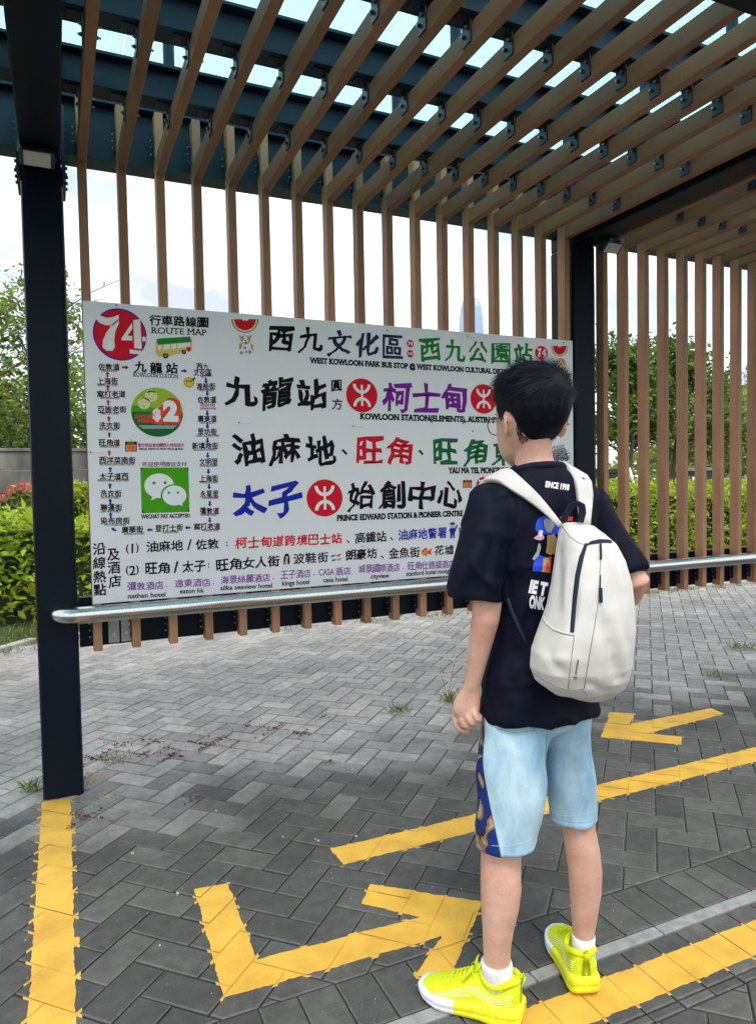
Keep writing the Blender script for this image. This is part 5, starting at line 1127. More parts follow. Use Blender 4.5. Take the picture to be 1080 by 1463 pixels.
me = bpy.data.meshes.new('strands'); me.from_pydata([tuple(v) for v in V_], [], F_); me.update(); pl('strands', me, M['hair'], HAIR, False)
# ---- T-shirt
tors = Loft().body_tube([(736, 804, 665, .0, .95), (732, 808, 668, .0, .92), (718, 824, 676, .0, .72), (702, 840, 684, .0, .60), (692, 851, 696, .0, .54), (688, 855, 715, .0, .54), (692, 853, 750, .0, .56), (697, 851, 800, .0, .60), (699, 849, 860, .0, .63), (694, 849, 920, .0, .66), (687, 850, 975, .0, .73), (682, 851, 1008, .0, .77), (681, 852, 1017, .0, .78)], 48, 2.5)
slL = Loft().limb([PX(712, 712, -.06), PX(696, 742, -.085), PX(689, 785, -.10), PX(683, 825, -.108), PX(680, 855, -.11)], [.048, .052, .0535, .057, .0605], 26, flat=1.0)
slL = Loft()
def sleeve(path, rad):
    l = Loft(); b = MB(); b.tube(path, rad, 26, caps=False); R = [[Vector(b.v[i*26+k]) for k in range(26)] for i in range(len(path))]; return l.rings(R, 26)
slL = sleeve([PX(722, 702, -.03), PX(702, 722, -.075), PX(692, 775, -.10), PX(684, 820, -.108), PX(680, 856, -.11)], [.036, .051, .0535, .057, .061])
slR = sleeve([PX(818, 702, .04), PX(842, 728, .075), PX(866, 778, .072), PX(893, 824, .052)], [.036, .051, .053, .056])
tee = fuse([tors, slL, slR], 0.0055, 0.5, 6)
c = coords(tee); nn = normals(tee); cam_e = c@np.array(VE); cz = c[:, 2]; cd = c@np.array(VN)
def fold(c, nn, lines):
    disp = np.zeros(len(c))
    for A, B_, w, amp in lines:
        A = np.array(A); B_ = np.array(B_); ab = B_-A; t = np.clip(((c-A)@ab)/(ab@ab), 0, 1); d2 = ((c-(A+t[:, None]*ab))**2).sum(1); disp += amp*np.sin(np.pi*np.clip(t, .03, .97))**.5*np.exp(-d2/(w*w))
    return disp
wav = np.array([mnoise.noise(Vector((e_*9+z_*5, d_*9, z_*7-e_*6)))*.0105+mnoise.noise(Vector((e_*26+z_*16, d_*26, z_*13-e_*20)))*.0048 for e_, d_, z_ in zip(cam_e, cd, cz)])
L1 = [(PX(700, 735, -.15), PX(718, 845, -.17), .014, .007), (PX(733, 745, -.13), PX(722, 850, -.15), .012, -.007), (PX(705, 980, -.12), PX(780, 930, -.14), .016, .006), (PX(700, 1000, -.12), PX(790, 965, -.14), .013, -.005), (PX(715, 890, -.12), PX(770, 960, -.14), .016, .005),
      (PX(690, 770, -.16), PX(660, 840, -.16), .015, .006), (PX(705, 765, -.16), PX(690, 845, -.17), .012, -.006), (PX(850, 730, .0), PX(890, 800, .0), .014, -.006), (PX(865, 725, .0), PX(912, 805, .0), .012, .005), (PX(745, 705, -.1), PX(700, 720, -.13), .012, -.004)]
wav += 1.7*fold(c, nn, L1)
rid = np.array([(1-2.2*abs(mnoise.noise(Vector((e_*7+z_*6.5, d_*8, z_*5-e_*7))))) for e_, d_, z_ in zip(cam_e, cd, cz)]); wav += .0065*np.clip(rid, -.2, 1)**3
setco(tee, c+nn*wav[:, None]); TEE = pl('t_shirt', tee, M['tee'])
tt = bvh(tee)
colr = MB(); R0 = []
for i in range(33):
    a = 2*math.pi*i/32; cc = PX(769.5, 671.5, 0); rad = (PX(803, 668)-PX(736, 668)).length/2
    R0.append(cc+BR*(rad*1.02*math.cos(a))+BF*(rad*1.0*math.sin(a))+UP*(.002-.009*math.sin(a)))
colr.tube(R0, .0085, 10, caps=False, flat=1.0, up=(0, 0, 1)); pl('collar', colr.mesh('collar'), M['tee_rib'], TEE)
# hems: a line of stitching a little in from each edge
def drape(tree, pts, off, sub=5):
    out = []
    for (x0, y0), (x1, y1) in zip(pts, pts[1:]):
        for k in range(sub):
            h = hit(tree, x0+(x1-x0)*k/sub, y0+(y1-y0)*k/sub, off)
            if h: out.append(h[0])
    h = hit(tree, *pts[-1], off)
    if h: out.append(h[0])
    return out
def patch(tree, poly, off, res=3.0):
    """a printed patch: triangulated px polygon laid on the surface it is printed on"""
    bm = bmesh.new(); vs = [bm.verts.new((x, y, 0)) for x, y in poly]; f = bm.faces.new(vs); bmesh.ops.triangulate(bm, faces=[f])
    for _ in range(4):
        long = [e for e in bm.edges if e.calc_length() > res]
        if not long: break
        bmesh.ops.subdivide_edges(bm, edges=long, cuts=1, use_grid_fill=False); bmesh.ops.triangulate(bm, faces=[f for f in bm.faces if len(f.verts) > 3])
    bm.verts.index_update(); V = []; ok = True
    for v in bm.verts:
        h = hit(tree, v.co.x, v.co.y, off)
        if h is None: ok = False; V.append(None)
        else: V.append(tuple(h[0]))
    F = [tuple(v.index for v in f.verts) for f in bm.faces]; bm.free()
    keep_ = [f for f in F if all(V[i] is not None for i in f)]; V = [v or (0, 0, 0) for v in V]; return V, keep_
def decal_text(tree, s, A, B_, hpx, off, bold=0.03, squeeze=1.0):
    g_, fs_ = glyph(s, bold); mn, mx_ = g_.min(0), g_.max(0); V = []
    dx, dy = B_[0]-A[0], B_[1]-A[1]; L_ = math.hypot(dx, dy); ux, uy = dx/L_, dy/L_
    for p in g_:
        t = (p[0]-mn[0])/(mx_[0]-mn[0])*L_; q = (p[1]-0.36)/0.73*hpx
        h = hit(tree, A[0]+ux*t+uy*q, A[1]+uy*t-ux*q, off+0.00025*(p[2] > 0.0))
        V.append(tuple(h[0]) if h else None)
    keep_ = [f for f in fs_ if all(V[i] is not None for i in f)]; return [v or (0, 0, 0) for v in V], keep_
M['print_white'] = mat('white_print', (0.72, 0.73, 0.75), 0.6)
b = MB(); b.add(*decal_text(tt, 'SINCE 1998', (778.5, 691.5), (812.5, 696.5), 8.5, .0012, .05)); pl('back_print', b.mesh('back_print'), M['print_white'], TEE, False)
PC = [mat('print_blue', (0.012, 0.06, 0.62), 0.6), mat('print_grey', (0.33, 0.34, 0.36), 0.6), mat('print_red', (0.62, 0.05, 0.03), 0.6), mat('print_pink', (0.72, 0.35, 0.5), 0.6), mat('print_tan', (0.45, 0.30, 0.10), 0.6), M['print_white'], mat('print_black', (0.004, 0.004, 0.006), 0.6)]
b = MB()
def pr(poly, k, off): 
    V, F = patch(tt, poly, off); b.add(V, F, k)
pr([(765, 748), (768, 741), (776, 737), (790, 741), (798, 752), (797, 763), (785, 764), (768, 762), (764, 756)], 0, .0012)
pr([(776, 744), (779, 740), (789, 744), (791, 752), (786, 761), (781, 760), (777, 752)], 1, .0018)
for q in ((777.5, 741), (780.5, 740.3), (783.5, 741.2)): pr([(q[0], q[1]), (q[0]+2.2, q[1]), (q[0]+2.4, q[1]+5), (q[0]+.3, q[1]+5)], 6, .0022) if False else None
pr([(764, 767), (769, 763), (776, 765), (777, 769), (772, 772), (766, 771), (762, 769)], 3, .0018); pr([(768, 763), (770, 757), (772, 761), (775, 758), (774, 766), (770, 767)], 5, .0024)
pr([(781, 765), (791, 763), (796, 772), (795, 790), (785, 793), (779, 789), (781, 777)], 4, .0012)
pr([(768, 777), (771, 776), (772, 782), (769, 794), (762, 801), (760, 798), (766, 788)], 1, .0014)
pr([(762, 803), (770, 793), (779, 796), (778, 817), (760, 816)], 0, .0012); pr([(778, 797), (787, 795), (785, 819), (777, 817)], 2, .0012)
pr([(775, 798), (782, 797), (783, 803), (779, 806), (779, 817), (773, 817), (775, 806)], 4, .0018); pr([(799, 738), (818, 738), (817, 744), (801, 745)], 2, .0014)
V, F = decal_text(tt, 'IE T', (756.5, 837), (781, 842), 18, .0014, .06); b.add(V, F, 5); V, F = decal_text(tt, 'ONK', (756, 859), (778, 862), 17, .0014, .06); b.add(V, F, 5)
pl('graphic_print', b.mesh('graphic_print'), PC, TEE, False)
# ---- denim shorts
shL = Loft().px_tube([(694, 776, 985, -.02, 1.0), (687, 780, 1020, -.026, 1.08), (684, 782, 1055, -.035, 1.1), (681, 783, 1100, -.048, 1.05), (679.5, 778, 1150, -.060, 1.0), (679, 771, 1188, -.068, 1.02), (679, 768, 1205, -.072, 1.02)], 32, 2.3)
shR = Loft().px_tube([(764, 840, 985, .025, 1.0), (770, 845, 1020, .03, 1.1), (777, 848, 1055, .04, 1.12), (780, 850.5, 1100, .048, 1.06), (781, 852, 1140, .053, 1.0), (782, 852, 1169, .056, 1.02)], 32, 2.3)
pel = Loft().body_tube([(694, 842, 950, .0, .68), (688, 845, 990, .0, .70), (686, 846, 1015, .0, .68), (692, 842, 1035, .0, .58), (710, 830, 1046, .0, .4)], 36, 2.4)
sh = fuse([shL, shR, pel], 0.0045, 0.5, 12); c = coords(sh); nn = normals(sh)
wav = np.array([mnoise.noise(Vector(tuple(q*11)))*.0062+mnoise.noise(Vector((q[0]*30, q[1]*30, q[2]*16)))*.0034-abs(mnoise.noise(Vector((q[0]*9+q[2]*5, q[1]*9, q[2]*7+3))))*.007 for q in c])
wav += fold(c, nn, [(PX(700, 1060, -.13), PX(760, 1090, -.13), .010, .004), (PX(790, 1060, -.06), PX(840, 1085, -.02), .010, .004), (PX(695, 1130, -.15), PX(760, 1120, -.15), .012, -.003), (PX(790, 1120, -.05), PX(845, 1100, 0), .010, -.003), (PX(779, 1035, -.1), PX(781, 1110, -.1), .010, -.008)])
# rolled hem line
zl, zr = PX(724, 1200, -.07).z, PX(816, 1159, .056).z; e_ = c@np.array(VE); mid = np.dot(np.array(PX(779, 1120, 0)), np.array(VE))
hz = np.where(e_ < mid, zl, zr); wav += np.where((c[:, 2] < hz) & (c[:, 2] > hz-.03), .0012, 0)
c = c+nn*wav[:, None]; setco(sh, c)
# attribute for the printed side panel: signed distance from its front seam, on the left leg only
ax = np.array([PX((683+783)/2, 1050, -.035), PX((679+768)/2, 1210, -.072)]); tz = np.clip((ax[0][2]-c[:, 2])/(ax[0][2]-ax[1][2]), -.6, 1.1)
cc = ax[0]+(ax[1]-ax[0])*tz[:, None]; rel = c-cc; ang = np.degrees(np.arctan2(rel@np.array(VN), -(rel@np.array(VE))))    # 0 = image left, negative = towards the camera
bound = np.interp(tz, [-.6, 0, .31, .62, 1.05], [-33, -40, -50, -66, -90]); pan = np.minimum(ang-bound, 42-ang); pan = np.where(e_ < mid-.02, pan, -30.0)
at = sh.attributes.new('panel', 'FLOAT', 'POINT'); at.data.foreach_set('value', (pan/10).astype(np.float32))
at = sh.attributes.new('hem', 'FLOAT', 'POINT'); at.data.foreach_set('value', (c[:, 2]-hz).astype(np.float32))
def denim():
    m, n, b = nodes_of('washed_pale_denim'); N = n.nodes.new; K = n.links.new; t = N('ShaderNodeTexCoord')
    z = N('ShaderNodeTexNoise'); z.inputs['Scale'].default_value = 8; z.inputs['Detail'].default_value = 12; z.inputs['Roughness'].default_value = .68; zm = N('ShaderNodeMapping'); zm.inputs['Scale'].default_value = (1.5, 1.5, .6); K(t.outputs['Object'], zm.inputs[0]); K(zm.outputs[0], z.inputs['Vector'])
    c = N('ShaderNodeValToRGB'); e = c.color_ramp.elements; e[0].position = .3; e[0].color = (0.18, 0.37, 0.52, 1); e[1].position = .70; e[1].color = (0.52, 0.67, 0.73, 1); K(z.outputs[0], c.inputs[0])
    hm = N('ShaderNodeAttribute'); hm.attribute_name = 'hem'; q = N('ShaderNodeMath'); q.operation = 'ABSOLUTE'; K(hm.outputs['Fac'], q.inputs[0]); q2 = N('ShaderNodeMapRange'); q2.inputs[1].default_value = .0; q2.inputs[2].default_value = .0028; q2.inputs[3].default_value = .55; q2.inputs[4].default_value = 0; K(q.outputs[0], q2.inputs[0])
    mh = N('ShaderNodeMix'); mh.data_type = 'RGBA'; K(q2.outputs[0], mh.inputs[0]); K(c.outputs[0], mh.inputs[6]); mh.inputs[7].default_value = (0.13, 0.26, 0.40, 1)
    # printed panel: blue and sand blotches
    z2 = N('ShaderNodeTexNoise'); z2.inputs['Scale'].default_value = 13; z2.inputs['Detail'].default_value = 3; z2.inputs['Distortion'].default_value = 1.2; K(t.outputs['Object'], z2.inputs['Vector'])
    p = N('ShaderNodeValToRGB'); p.color_ramp.interpolation = 'CONSTANT'; e = p.color_ramp.elements; e[0].position = 0; e[0].color = (0.010, 0.026, 0.17, 1); e[1].position = .50; e[1].color = (0.02, 0.02, 0.03, 1)
    for pos, col in ((.525, (0.22, 0.13, 0.085)), (.575, (0.40, 0.28, 0.20)), (.63, (0.10, 0.06, 0.04))): w = e.new(pos); w.color = (*col, 1)
    K(z2.outputs[0], p.inputs[0])
    pa = N('ShaderNodeAttribute'); pa.attribute_name = 'panel'; g = N('ShaderNodeMath'); g.operation = 'GREATER_THAN'; g.inputs[1].default_value = 0; K(pa.outputs['Fac'], g.inputs[0])
    mx = N('ShaderNodeMix'); mx.data_type = 'RGBA'; K(g.outputs[0], mx.inputs[0]); K(mh.outputs[2], mx.inputs[6]); K(p.outputs[0], mx.inputs[7])
    pb = N('ShaderNodeMath'); pb.operation = 'ABSOLUTE'; K(pa.outputs['Fac'], pb.inputs[0]); pc = N('ShaderNodeMapRange'); pc.inputs[1].default_value = .05; pc.inputs[2].default_value = .22; pc.inputs[3].default_value = .6; pc.inputs[4].default_value = 0; K(pb.outputs[0], pc.inputs[0])
    m3 = N('ShaderNodeMix'); m3.data_type = 'RGBA'; K(pc.outputs[0], m3.inputs[0]); K(mx.outputs[2], m3.inputs[6]); m3.inputs[7].default_value = (0.42, 0.55, 0.62, 1)
    K(m3.outputs[2], b.inputs['Base Color']); b.inputs['Roughness'].default_value = 0.85; b.inputs['Specular IOR Level'].default_value = .2
    z3 = N('ShaderNodeTexNoise'); z3.inputs['Scale'].default_value = 420; K(t.outputs['Object'], z3.inputs['Vector']); bp = N('ShaderNodeBump'); bp.inputs['Strength'].default_value = .35; bp.inputs['Distance'].default_value = .0015; K(z3.outputs[0], bp.inputs['Height']); K(bp.outputs[0], b.inputs['Normal'])
    return m
SHO = pl('shorts', sh, denim()); ts = bvh(sh)
M['thread'] = mat('pale_blue_thread', (0.50, 0.64, 0.70), 0.8); M['seam_blue'] = mat('dark_denim_seam', (0.07, 0.15, 0.24), 0.85)
b = MB()
for pts_, m_ in (([(702, 1208), (724, 1209.5), (748, 1204), (766, 1196)], 0), ([(783, 1158), (800, 1165), (824, 1166), (848, 1158)], 0), ([(705, 1034), (707, 1043), (735, 1049), (764, 1046), (766, 1037)], 0), ([(706.5, 1036), (709, 1041), (735, 1047), (762, 1044), (764, 1037)], 1),
                 ([(781, 1036), (780, 1070), (780.5, 1110)], 1)):
    p_ = drape(ts, pts_, .0006, 8)
    if len(p_) > 3: b.tube(p_, .00045, 5, m_)
pl('stitching', b.mesh('stitching'), [M['thread'], M['seam_blue']], SHO)
# ---- socks and running shoes
for l in ([(687, 731, 1374, -.087, 1.0), (687, 732, 1379, -.087, 1.0), (689, 732, 1396, -.086, .9), (698, 732, 1424, -.085, .8)], [(817, 849.5, 1334, .065, 1.14), (816.5, 850, 1340, .066, 1.2), (817, 850, 1360, .066, 1.3), (819, 848, 1398, .066, 1.5)]):
    lo = Loft().px_tube(l, 28); me = bpy.data.meshes.new('sock'); me.from_pydata(lo.v, [], lo.f); me.update(); pl('sock', me, M['sock'])
def shoe(heel_px, toe_px, Lh, side):
    h = on_z(*heel_px); t = on_z(*toe_px); f = (t-h); f.z = 0; f.normalize(); rr_ = Vector((f.y, -f.x, 0))
    def W_(x, y, z): return h+rr_*x+f*(y*Lh)+UP*z
    HW = [(0, .022), (.03, .031), (.1, .036), (.22, .0365), (.4, .036), (.55, .0405), (.7, .046), (.82, .0445), (.92, .035), (.98, .020), (1.0, .010)]
    def hw(y): return np.interp(y, [a for a, _ in HW], [b_ for _, b_ in HW])
    def zbot(y): return .010*max(0, (y-.72)/.28)**2*1.8+.010*max(0, (.12-y)/.12)**1.5+.001
    def ztop(y): return np.interp(y, [0, .1, .35, .6, .85, 1.0], [.054, .050, .042, .036, .034, .036])
    ys = [0, .015, .04, .08, .14, .22, .31, .40, .5, .6, .7, .78, .86, .92, .965, .99, 1.0]
    def outline(z_f, grow, yscale=1.0):
        return [(y, hw(y)+grow) for y in ys]
    sole = Loft(); R = []
    for fz, gr in ((0, -.004), (.12, .001), (.38, .004), (.47, .0015), (.56, .0042), (.85, .003), (1.0, -.001)):
        ring = []
        for y in ys: ring.append(W_(hw(y)+gr, y+(gr/Lh)*(2*y-1)*.9, zbot(y)+(ztop(y)-zbot(y))*fz))
        for y in ys[::-1]: ring.append(W_(-(hw(y)+gr), y+(gr/Lh)*(2*y-1)*.9, zbot(y)+(ztop(y)-zbot(y))*fz))
        R.append(ring)
    sole.rings(R, 2*len(ys)); me = bpy.data.meshes.new('sole'); me.from_pydata(sole.v, [], sole.f); me.update()
    ym = np.array([np.mean([((Vector(sole.v[i])-h).dot(f))/Lh for i in p.vertices]) for p in me.polygons]); zi = np.array([np.mean([sole.v[i][2] for i in p.vertices]) for p in me.polygons])
    # upper
    TOP = [(.0, .098), (.02, .104), (.05, .106), (.10, .105), (.17, .094), (.25, .086), (.33, .092), (.40, .101), (.47, .096), (.56, .084), (.66, .070), (.76, .058), (.86, .049), (.93, .042), (.98, .036), (1.0, .033)]
    def top(y): return np.interp(y, [a for a, _ in TOP], [b_ for _, b_ in TOP])
    def S(y, q):
        """upper surface: q from -1 (inner base) over the ridge 0 to 1 (outer base)"""
        zb = ztop(y)-.006; a = math.pi/2*(1-abs(q)); n_ = 2.3 if y > .45 else 2.9; cx2 = abs(math.cos(a))**(2/n_); sz = abs(math.sin(a))**(2/n_); x = math.copysign((hw(y)-.0025)*min(1, math.sqrt((y+.011)/.05))*cx2*(0.97 if y > .4 else .95), q); return x, zb+(top(y)-zb)*sz
    up_ = MB(); yu = [.0, .012, .03, .06, .1, .15, .2, .26, .32, .38, .44, .5, .57, .64, .71, .78, .84, .89, .93, .965, .99, 1.0]; qs = [i/9 for i in range(-9, 10)]
    vs = [W_(S(y, q)[0], .006+y*.985, S(y, q)[1]) for y in yu for q in qs]; nq = len(qs)
    fs = [(i*nq+k, i*nq+k+1, (i+1)*nq+k+1, (i+1)*nq+k) for i in range(len(yu)-1) for k in range(nq-1)]+[tuple(range(nq)), tuple(range((len(yu)-1)*nq, len(yu)*nq))[::-1]]
    up_.add(vs, fs); mu = up_.mesh('shoe')
    root = pl('shoe', mu, M['neon'])
    pl('sole', me, [M['neon_sole'], M['white_sole']], root)
    lim = .58
    me.polygons.foreach_set('material_index', [1 if y > lim else 0 for y in ym]); me.polygons.foreach_set('use_smooth', [True]*len(me.polygons))
    def SW(y, q, o=0.0):
        x, z = S(y, q); s_ = 1+o/.04; zb = ztop(y); return W_(x*s_, .006+y*.985, zb+(z-zb)*(1+o/max(.02, top(y)-zb)))
    cl = MB(); ring = []
    for i in range(29):
        a = 2*math.pi*i/28; yy = .205+.175*math.cos(a); ring.append(W_(.0315*math.sin(a), yy, np.interp(yy, [.03, .1, .2, .28, .38], [.104, .103, .091, .090, .103])))
    cl.tube(ring, .0075, 10, caps=False); pl('collar', cl.mesh('collar'), M['neon'], root)
    tg = MB(); tg.tube([W_(0, .45, .092), W_(0, .405, .108), W_(0, .375, .117)], [.013, .015, .010], 12, flat=.35, up=(0, 0, 1)); pl('tongue', tg.mesh('tongue'), M['neon'], root)
    lc = MB()
    for k in range(6):
        y = .43+.042*k; 
        for sg in (1, -1): lc.tube([SW(y, sg*.42, .001), SW(y+.02, sg*.2, .0035), SW(y+.03, 0, .005), SW(y+.04, -sg*.42, .001)], .0021, 6, flat=.6)
    for sg in (1, -1):
        lc.tube([W_(0, .43, .106), W_(sg*.018, .45, .114), W_(sg*.036, .46, .108), W_(sg*.034, .49, .094), W_(sg*.012, .46, .101), W_(0, .43, .106)], .0024, 6, flat=.6)
        lc.tube([W_(0, .43, .106), W_(sg*.02, .48, .100), W_(sg*.034, .53, .082)], .0022, 6, flat=.6)
    pl('laces', lc.mesh('laces'), M['neon'], root)
    wl = MB()
    for sg in (1, -1):
        for k in range(5):
            o = .055*k
            wl.tube([SW(.06+.9*t, sg*min(.97, max(.5, .62+o+.13*math.sin(7.5*t+.6)*(1-t)+.10*t)), .0008) for t in [i/22 for i in range(20)]], .0011, 5)
    pl('wave_lines', wl.mesh('wave_lines'), M['pale_line'], root)
    hb = MB(); hb.tube([W_(0, .012, .088), W_(0, -.022, .104), W_(0, -.030, .112), W_(0, -.012, .118), W_(0, .035, .108)], [.007, .0075, .0075, .0075, .007], 10, flat=.28, up=tuple(f)); pl('heel_tab', hb.mesh('heel_tab'), M['neon'], root)
    return root
shoe((746, 1464), (612, 1420), .248, -1)
shoe((838, 1427), (799.5, 1344), .236, 1)
# ------------------------------------------------------------------ backpack
BP = empty('backpack', tuple(PX(830, 900, -.12))); tag(BP, 'off white backpack with navy zips worn on the back of the boy', 'backpack')
PK = [(746, 803, 838, .035, 2.6), (750, 800, 850, .055, 2.8), (760, 797, 866, .085, 3.0), (775, 794.5, 882, .105, 3.2), (800, 791, 895, .125, 3.3), (830, 787, 902, .14, 3.3), (865, 780, 907, .152, 3.3), (900, 767, 909.5, .16, 3.2), (925, 757, 910.5, .162, 3.1), (950, 756, 910, .156, 3.0), (968, 764, 904, .142, 2.8), (982, 782, 894, .118, 2.6), (993, 806, 877, .085, 2.4), (999, 828, 860, .045, 2.2)]
def pk_ring(y, l, r_, dp, n, N=72):
    w = .2; S_ = [sup(2*math.pi*i/N, n) for i in range(N)]
    d = -.075-.866*dp/2; px_w = (PX(r_, y, d)-PX(l, y, d)).length
    for _ in range(30):
        ex = [math.cos(TH)*w/2*s_[0]-math.sin(TH)*(-1)*0+math.sin(TH)*(-s_[1])*dp/2 for s_ in S_]; w *= px_w/(max(ex)-min(ex)) if max(ex) > min(ex) else 1
    ex = [math.cos(TH)*w/2*s_[0]+math.sin(TH)*(-s_[1])*dp/2 for s_ in S_]
    c = PX(l, y, d)-VE*min(ex); return [c+BR*(w/2*s_[0])+BF*(dp/2*s_[1]) for s_ in S_]
def interp_rings(K, sub):
    out = []
    for a, b_ in zip(K, K[1:]):
        for k in range(sub): t = k/sub; out.append(tuple(a[i]+(b_[i]-a[i])*t for i in range(5)))
    return out+[K[-1]]
lo = Loft(); lo.rings([pk_ring(*q, N=110) for q in interp_rings(PK, 9)], 110)
me = bpy.data.meshes.new('pack_body'); me.from_pydata(lo.v, [], lo.f); me.update()
bm = bmesh.new(); bm.from_mesh(me); bmesh.ops.recalc_face_normals(bm, faces=bm.faces); bmesh.ops.smooth_vert(bm, verts=bm.verts, factor=.5, use_axis_x=True, use_axis_y=True, use_axis_z=True); bm.to_mesh(me); bm.free()
t0 = bvh(me)
def D3(px, py): 
    h = hit(t0, px, py, 0.0); return h[0] if h else PX(px, py, -.15)
c = coords(me); nn = normals(me)
wav = np.array([mnoise.noise(Vector(tuple(q*8)))*.006+mnoise.noise(Vector((q[0]*22, q[1]*22, q[2]*10)))*.0038-abs(mnoise.noise(Vector((q[0]*7+1.3, q[1]*7, q[2]*4+5))))*.007 for q in c])
wav += 1.7*fold(c, nn, [(D3(862, 880), D3(884, 972), .011, -.008), (D3(872, 870), D3(894, 960), .012, .004), (D3(855, 800), D3(834, 985), .006, -.005), (D3(836, 780), D3(817, 902), .006, -.004), (D3(800, 770), D3(795, 870), .012, -.003), (D3(812, 800), D3(806, 880), .010, .003),
    (D3(780, 930), D3(806, 965), .012, -.004), (D3(774, 945), D3(812, 940), .012, .003), (D3(868, 790), D3(878, 860), .010, -.004), (D3(845, 900), D3(860, 985), .014, .004), (D3(836, 974), D3(870, 990), .010, -.003), (D3(880, 800), D3(895, 900), .012, .004)])
setco(me, c+nn*wav[:, None])
def pk(name, m_, mats, parent=None, smooth=True): return pl(name, m_, mats, parent or BP, smooth)
BODY = pk('pack_body', me, M['canvas']); tp = bvh(me)
AX = PX(769, 700, 0.0)
def ribbon(P_, th=.004, name='strap'):
    """strap through pairs of points across its width, its outer face turned away from the body"""
    b = MB(); n = len(P_); vs = []
    for i, (A, B_) in enumerate(P_):
        t = (P_[min(n-1, i+1)][0]+P_[min(n-1, i+1)][1]-P_[max(0, i-1)][0]-P_[max(0, i-1)][1]); q = (B_-A).cross(t).normalized()
        C_ = (A+B_)/2-Vector((AX.x, AX.y, min((A.z+B_.z)/2, AX.z)-.03)); C_ -= BR*C_.dot(BR)
        if q.dot(C_) < 0: q = -q
        vs += [A+q*th*.1, A+q*th*.8, A+(B_-A)*.08+q*th, A+(B_-A)*.92+q*th, B_+q*th*.8, B_+q*th*.1, B_-q*th, A-q*th]
    fs = []
    for i in range(n-1):
        for k in range(8): fs.append((i*8+k, i*8+(k+1) % 8, i*8+8+(k+1) % 8, i*8+8+k))
    fs += [tuple(range(8))[::-1], tuple(range(8*n-8, 8*n))]; b.add(vs, fs); m_ = b.mesh(name)
    bm = bmesh.new(); bm.from_mesh(m_); bmesh.ops.recalc_face_normals(bm, faces=bm.faces); bm.to_mesh(m_); bm.free(); return m_
def over(pair, target, off):
    """carry a strap from its highest point on the back over the shoulder and down the chest"""
    x0 = [(p-AX).dot(BR) for p in pair]; x1 = [(p-AX).dot(BR) for p in target]; rows = []
    def cast(x, o, d, fb):
        h_ = tt.ray_cast(AX+BR*x+o, d); return h_[0]-d*off if h_[0] is not None else fb
    y0 = max((p-AX).dot(BF) for p in pair)+.014; n = max(2, int((.034-y0)/.016)+1)
    for k in range(n):
        y = y0+(.034-y0)*k/(n-1); t = min(1, (k+1)/n); rows.append([cast(a_+(b_-a_)*t, BF*y+UP*.5, -UP, pair[0]+BF*(y-y0)) for a_, b_ in zip(x0, x1)])
    top = min(r_[0].z for r_ in rows)-AX.z
    for dz in (.035, .07, .11, .16, .21): rows.append([cast(x*(1+.6*dz), UP*(top-dz)+BF*.6, -BF, rows[-1][0]-UP*.03) for x in x1])
    return rows[::-1]
def on_tee(px, py, off):
    h = hit(tt, px, py, off); return h[0] if h else None
def d_of(p): return p.x*VN.x+p.y*VN.y-DP
def strap_rows(rows, off, last=None):
    out = []
    for xa, ya, xb, yb in rows:
        A = on_tee(xa, ya, off); B_ = on_tee(xb, yb, off); da = d_of(A) if A else None; db = d_of(B_) if B_ else None
        if da is None: da = db if db is not None else -.08
        if db is None: db = da
        out.append([xa, ya, xb, yb, da, db])
    return out
# left strap: over the shoulder, down across the back to the top of the pack
rows = [(738, 678.5, 716, 691), (745, 684, 727, 698), (758, 696.5, 745, 709.5), (770, 708.5, 758, 718.5), (783, 723, 772, 729.5), (793, 735.5, 785, 740.5), (803, 748, 797, 753)]
Ls = strap_rows(rows, .007); 
for k, q in ((-1, -.125), (-2, -.118)): Ls[k][4] = min(Ls[k][4], q); Ls[k][5] = min(Ls[k][5], q)
def pairs(L_): return [(PX(r_[0], r_[1], r_[4]), PX(r_[2], r_[3], r_[5])) for r_ in L_]
PL_ = pairs(Ls); pk('shoulder_strap', ribbon(over(PL_[0], (PL_[0][0]-BR*.010, PL_[0][1]-BR*.022), .007)+PL_, .006), M['canvas'])
Rr = strap_rows([(822, 690, 843, 690), (824.5, 705, 845, 707), (826, 722, 844.5, 724), (827, 738, 844, 740), (828, 750, 843, 752)], .007)
for k in (-1, -2): Rr[k][4] = min(Rr[k][4], -.10); Rr[k][5] = min(Rr[k][5], -.10)
PR_ = pairs(Rr); pk('shoulder_strap', ribbon(over(PR_[0], PR_[0], .007)+PR_, .006), M['canvas'])
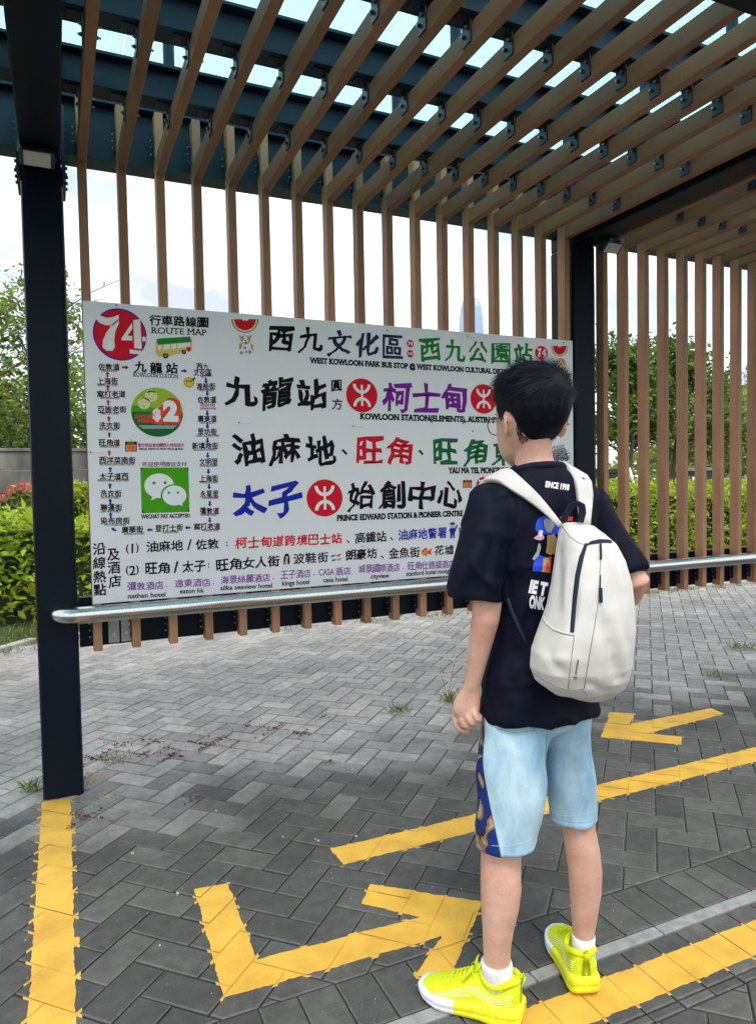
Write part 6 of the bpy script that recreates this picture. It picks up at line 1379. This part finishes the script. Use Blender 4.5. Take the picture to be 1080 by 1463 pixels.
# thin lower strap to the left side, handle loop
b = MB(); pts = [PX(756, 930, -.09)]+[p_ for p_ in (on_tee(x, y, .004) for x, y in ((748, 912), (740, 893), (732, 873), (726, 857))) if p_]+[PX(716, 835, -.03)]
b.tube(pts, .0042, 8, flat=.4, up=tuple(VN)); pk('lower_strap', b.mesh('lower_strap'), M['navy_web'])
b = MB(); hpts = [(803, 749, -.105), (808, 736, -.115), (815, 723, -.125), (824, 718.5, -.13), (831, 722, -.13), (832, 732, -.125), (828, 745, -.115)]
cr_ = []
for i in range(len(hpts)-1):
    for k in range(4): t = k/4; cr_.append(PX(*[hpts[i][j]+(hpts[i+1][j]-hpts[i][j])*t for j in range(3)]))
cr_.append(PX(*hpts[-1])); b.tube(cr_, .0085, 10, flat=.3, up=tuple(BF)); pk('handle', b.mesh('handle'), M['navy_web'])
def band(pts, w0, off=.0016, th=.0012, name='zip'):
    """flat band draped on the pack along a px polyline, w0 = half widths in px"""
    V = []; F = []; P_ = []
    for i in range(len(pts)-1):
        for k in range(4): t = k/4; P_.append((pts[i][0]+(pts[i+1][0]-pts[i][0])*t, pts[i][1]+(pts[i+1][1]-pts[i][1])*t, w0[i]+(w0[i+1]-w0[i])*t))
    P_.append((*pts[-1], w0[-1])); rows = []
    for i, (x, y, w) in enumerate(P_):
        a = P_[max(0, i-1)]; q = P_[min(len(P_)-1, i+1)]; tx, ty = q[0]-a[0], q[1]-a[1]; L_ = math.hypot(tx, ty); nx, ny = -ty/L_, tx/L_
        hs = [hit(tp, x+nx*w*s_, y+ny*w*s_, off+(.0008 if abs(s_) < .9 else -.0006)) for s_ in (-1, -.6, 0, .6, 1)]
        if all(hs): rows.append([tuple(h_[0]) for h_ in hs])
    for r_ in rows: V += r_
    for i in range(len(rows)-1):
        for k in range(4): F.append((i*5+k, i*5+k+1, i*5+6+k, i*5+5+k))
    b = MB(); b.add(V, F); return b.mesh(name)
Z = pk('zip', band([(837, 777), (830.5, 796), (825, 822), (821, 855), (818.5, 885), (817, 904)], [2.2, 3.4, 3.6, 3.5, 3.4, 3.0]), M['navy_web'])
pk('zip', band([(838, 778.5), (845, 775.5), (856, 773.5), (868, 773.5), (878, 776), (883, 780)], [1.0, 2.6, 3.0, 2.4, 1.8, .8]), M['navy_web'])  # dark band painted for the shaded gap at the zip's top arch
def seam(pts, r_, off=.0004, name='seam', m_='seam'):
    p_ = drape(tp, pts, off); b = MB()
    if len(p_) > 2: b.tube(p_, r_, 6); pk(name, b.mesh(name), M[m_])
M['seam'] = mat('grey_seam_thread', (0.27, 0.265, 0.25), 0.8); M['piping'] = mat('cream_piping', (0.62, 0.605, 0.57), 0.75)  # grey thread for the seams, cream for the pocket piping
seam([(856.5, 776), (857.5, 800), (855.5, 835), (853, 868), (847, 905), (841, 940), (834, 984)], .0010, name='front_seam')
seam([(774, 879), (781, 891), (791, 899.5), (804, 904), (820, 907.5)], .0017, .0008, 'pocket_edge', 'piping'); seam([(774, 880), (781, 892.3), (791, 901), (804, 905.7), (820, 909)], .0007, .0002, 'pocket_seam')
seam([(820, 908), (816, 940), (811, 984)], .0009, name='side_seam'); seam([(763, 962), (780, 974), (796, 981), (811, 985), (822, 985), (831, 984), (838, 993)], .0009, name='base_seam')
seam([(803, 752), (813, 766), (825, 775), (836, 779)], .0008, name='yoke_seam')
b = MB(); p_ = drape(tp, [(856.5, 778), (857, 800)], .003); q_ = drape(tp, [(856, 840), (856.5, 861)], .004)
b.tube(p_, .0022, 8); b.tube(q_, .0036, 8); b.tube(drape(tp, [(856.5, 822), (856, 842)], .0025), .0012, 6); pk('zip_pull', b.mesh('zip_pull'), M['navy_web'])
b = MB(); b.add(*decal_text(tp, 'xiaomi', (826, 942), (822.5, 963), 3.4, .001, .02)); b.add(*decal_text(tp, 'ψ', (822.3, 965), (821.8, 970.5), 6, .001, .02)); pk('maker_mark', b.mesh('maker_mark'), M['rubber'], None, False)
# navy piping where the pack meets the back
b = MB(); p_ = [PX(x, y, -.072) for x, y in ((799, 752), (794.5, 776), (790, 802), (786, 832), (779, 866), (766, 902))]; b.tube(p_, .0065, 8, flat=.6, up=tuple(VN)); pk('back_edging', b.mesh('back_edging'), M['navy_web'])
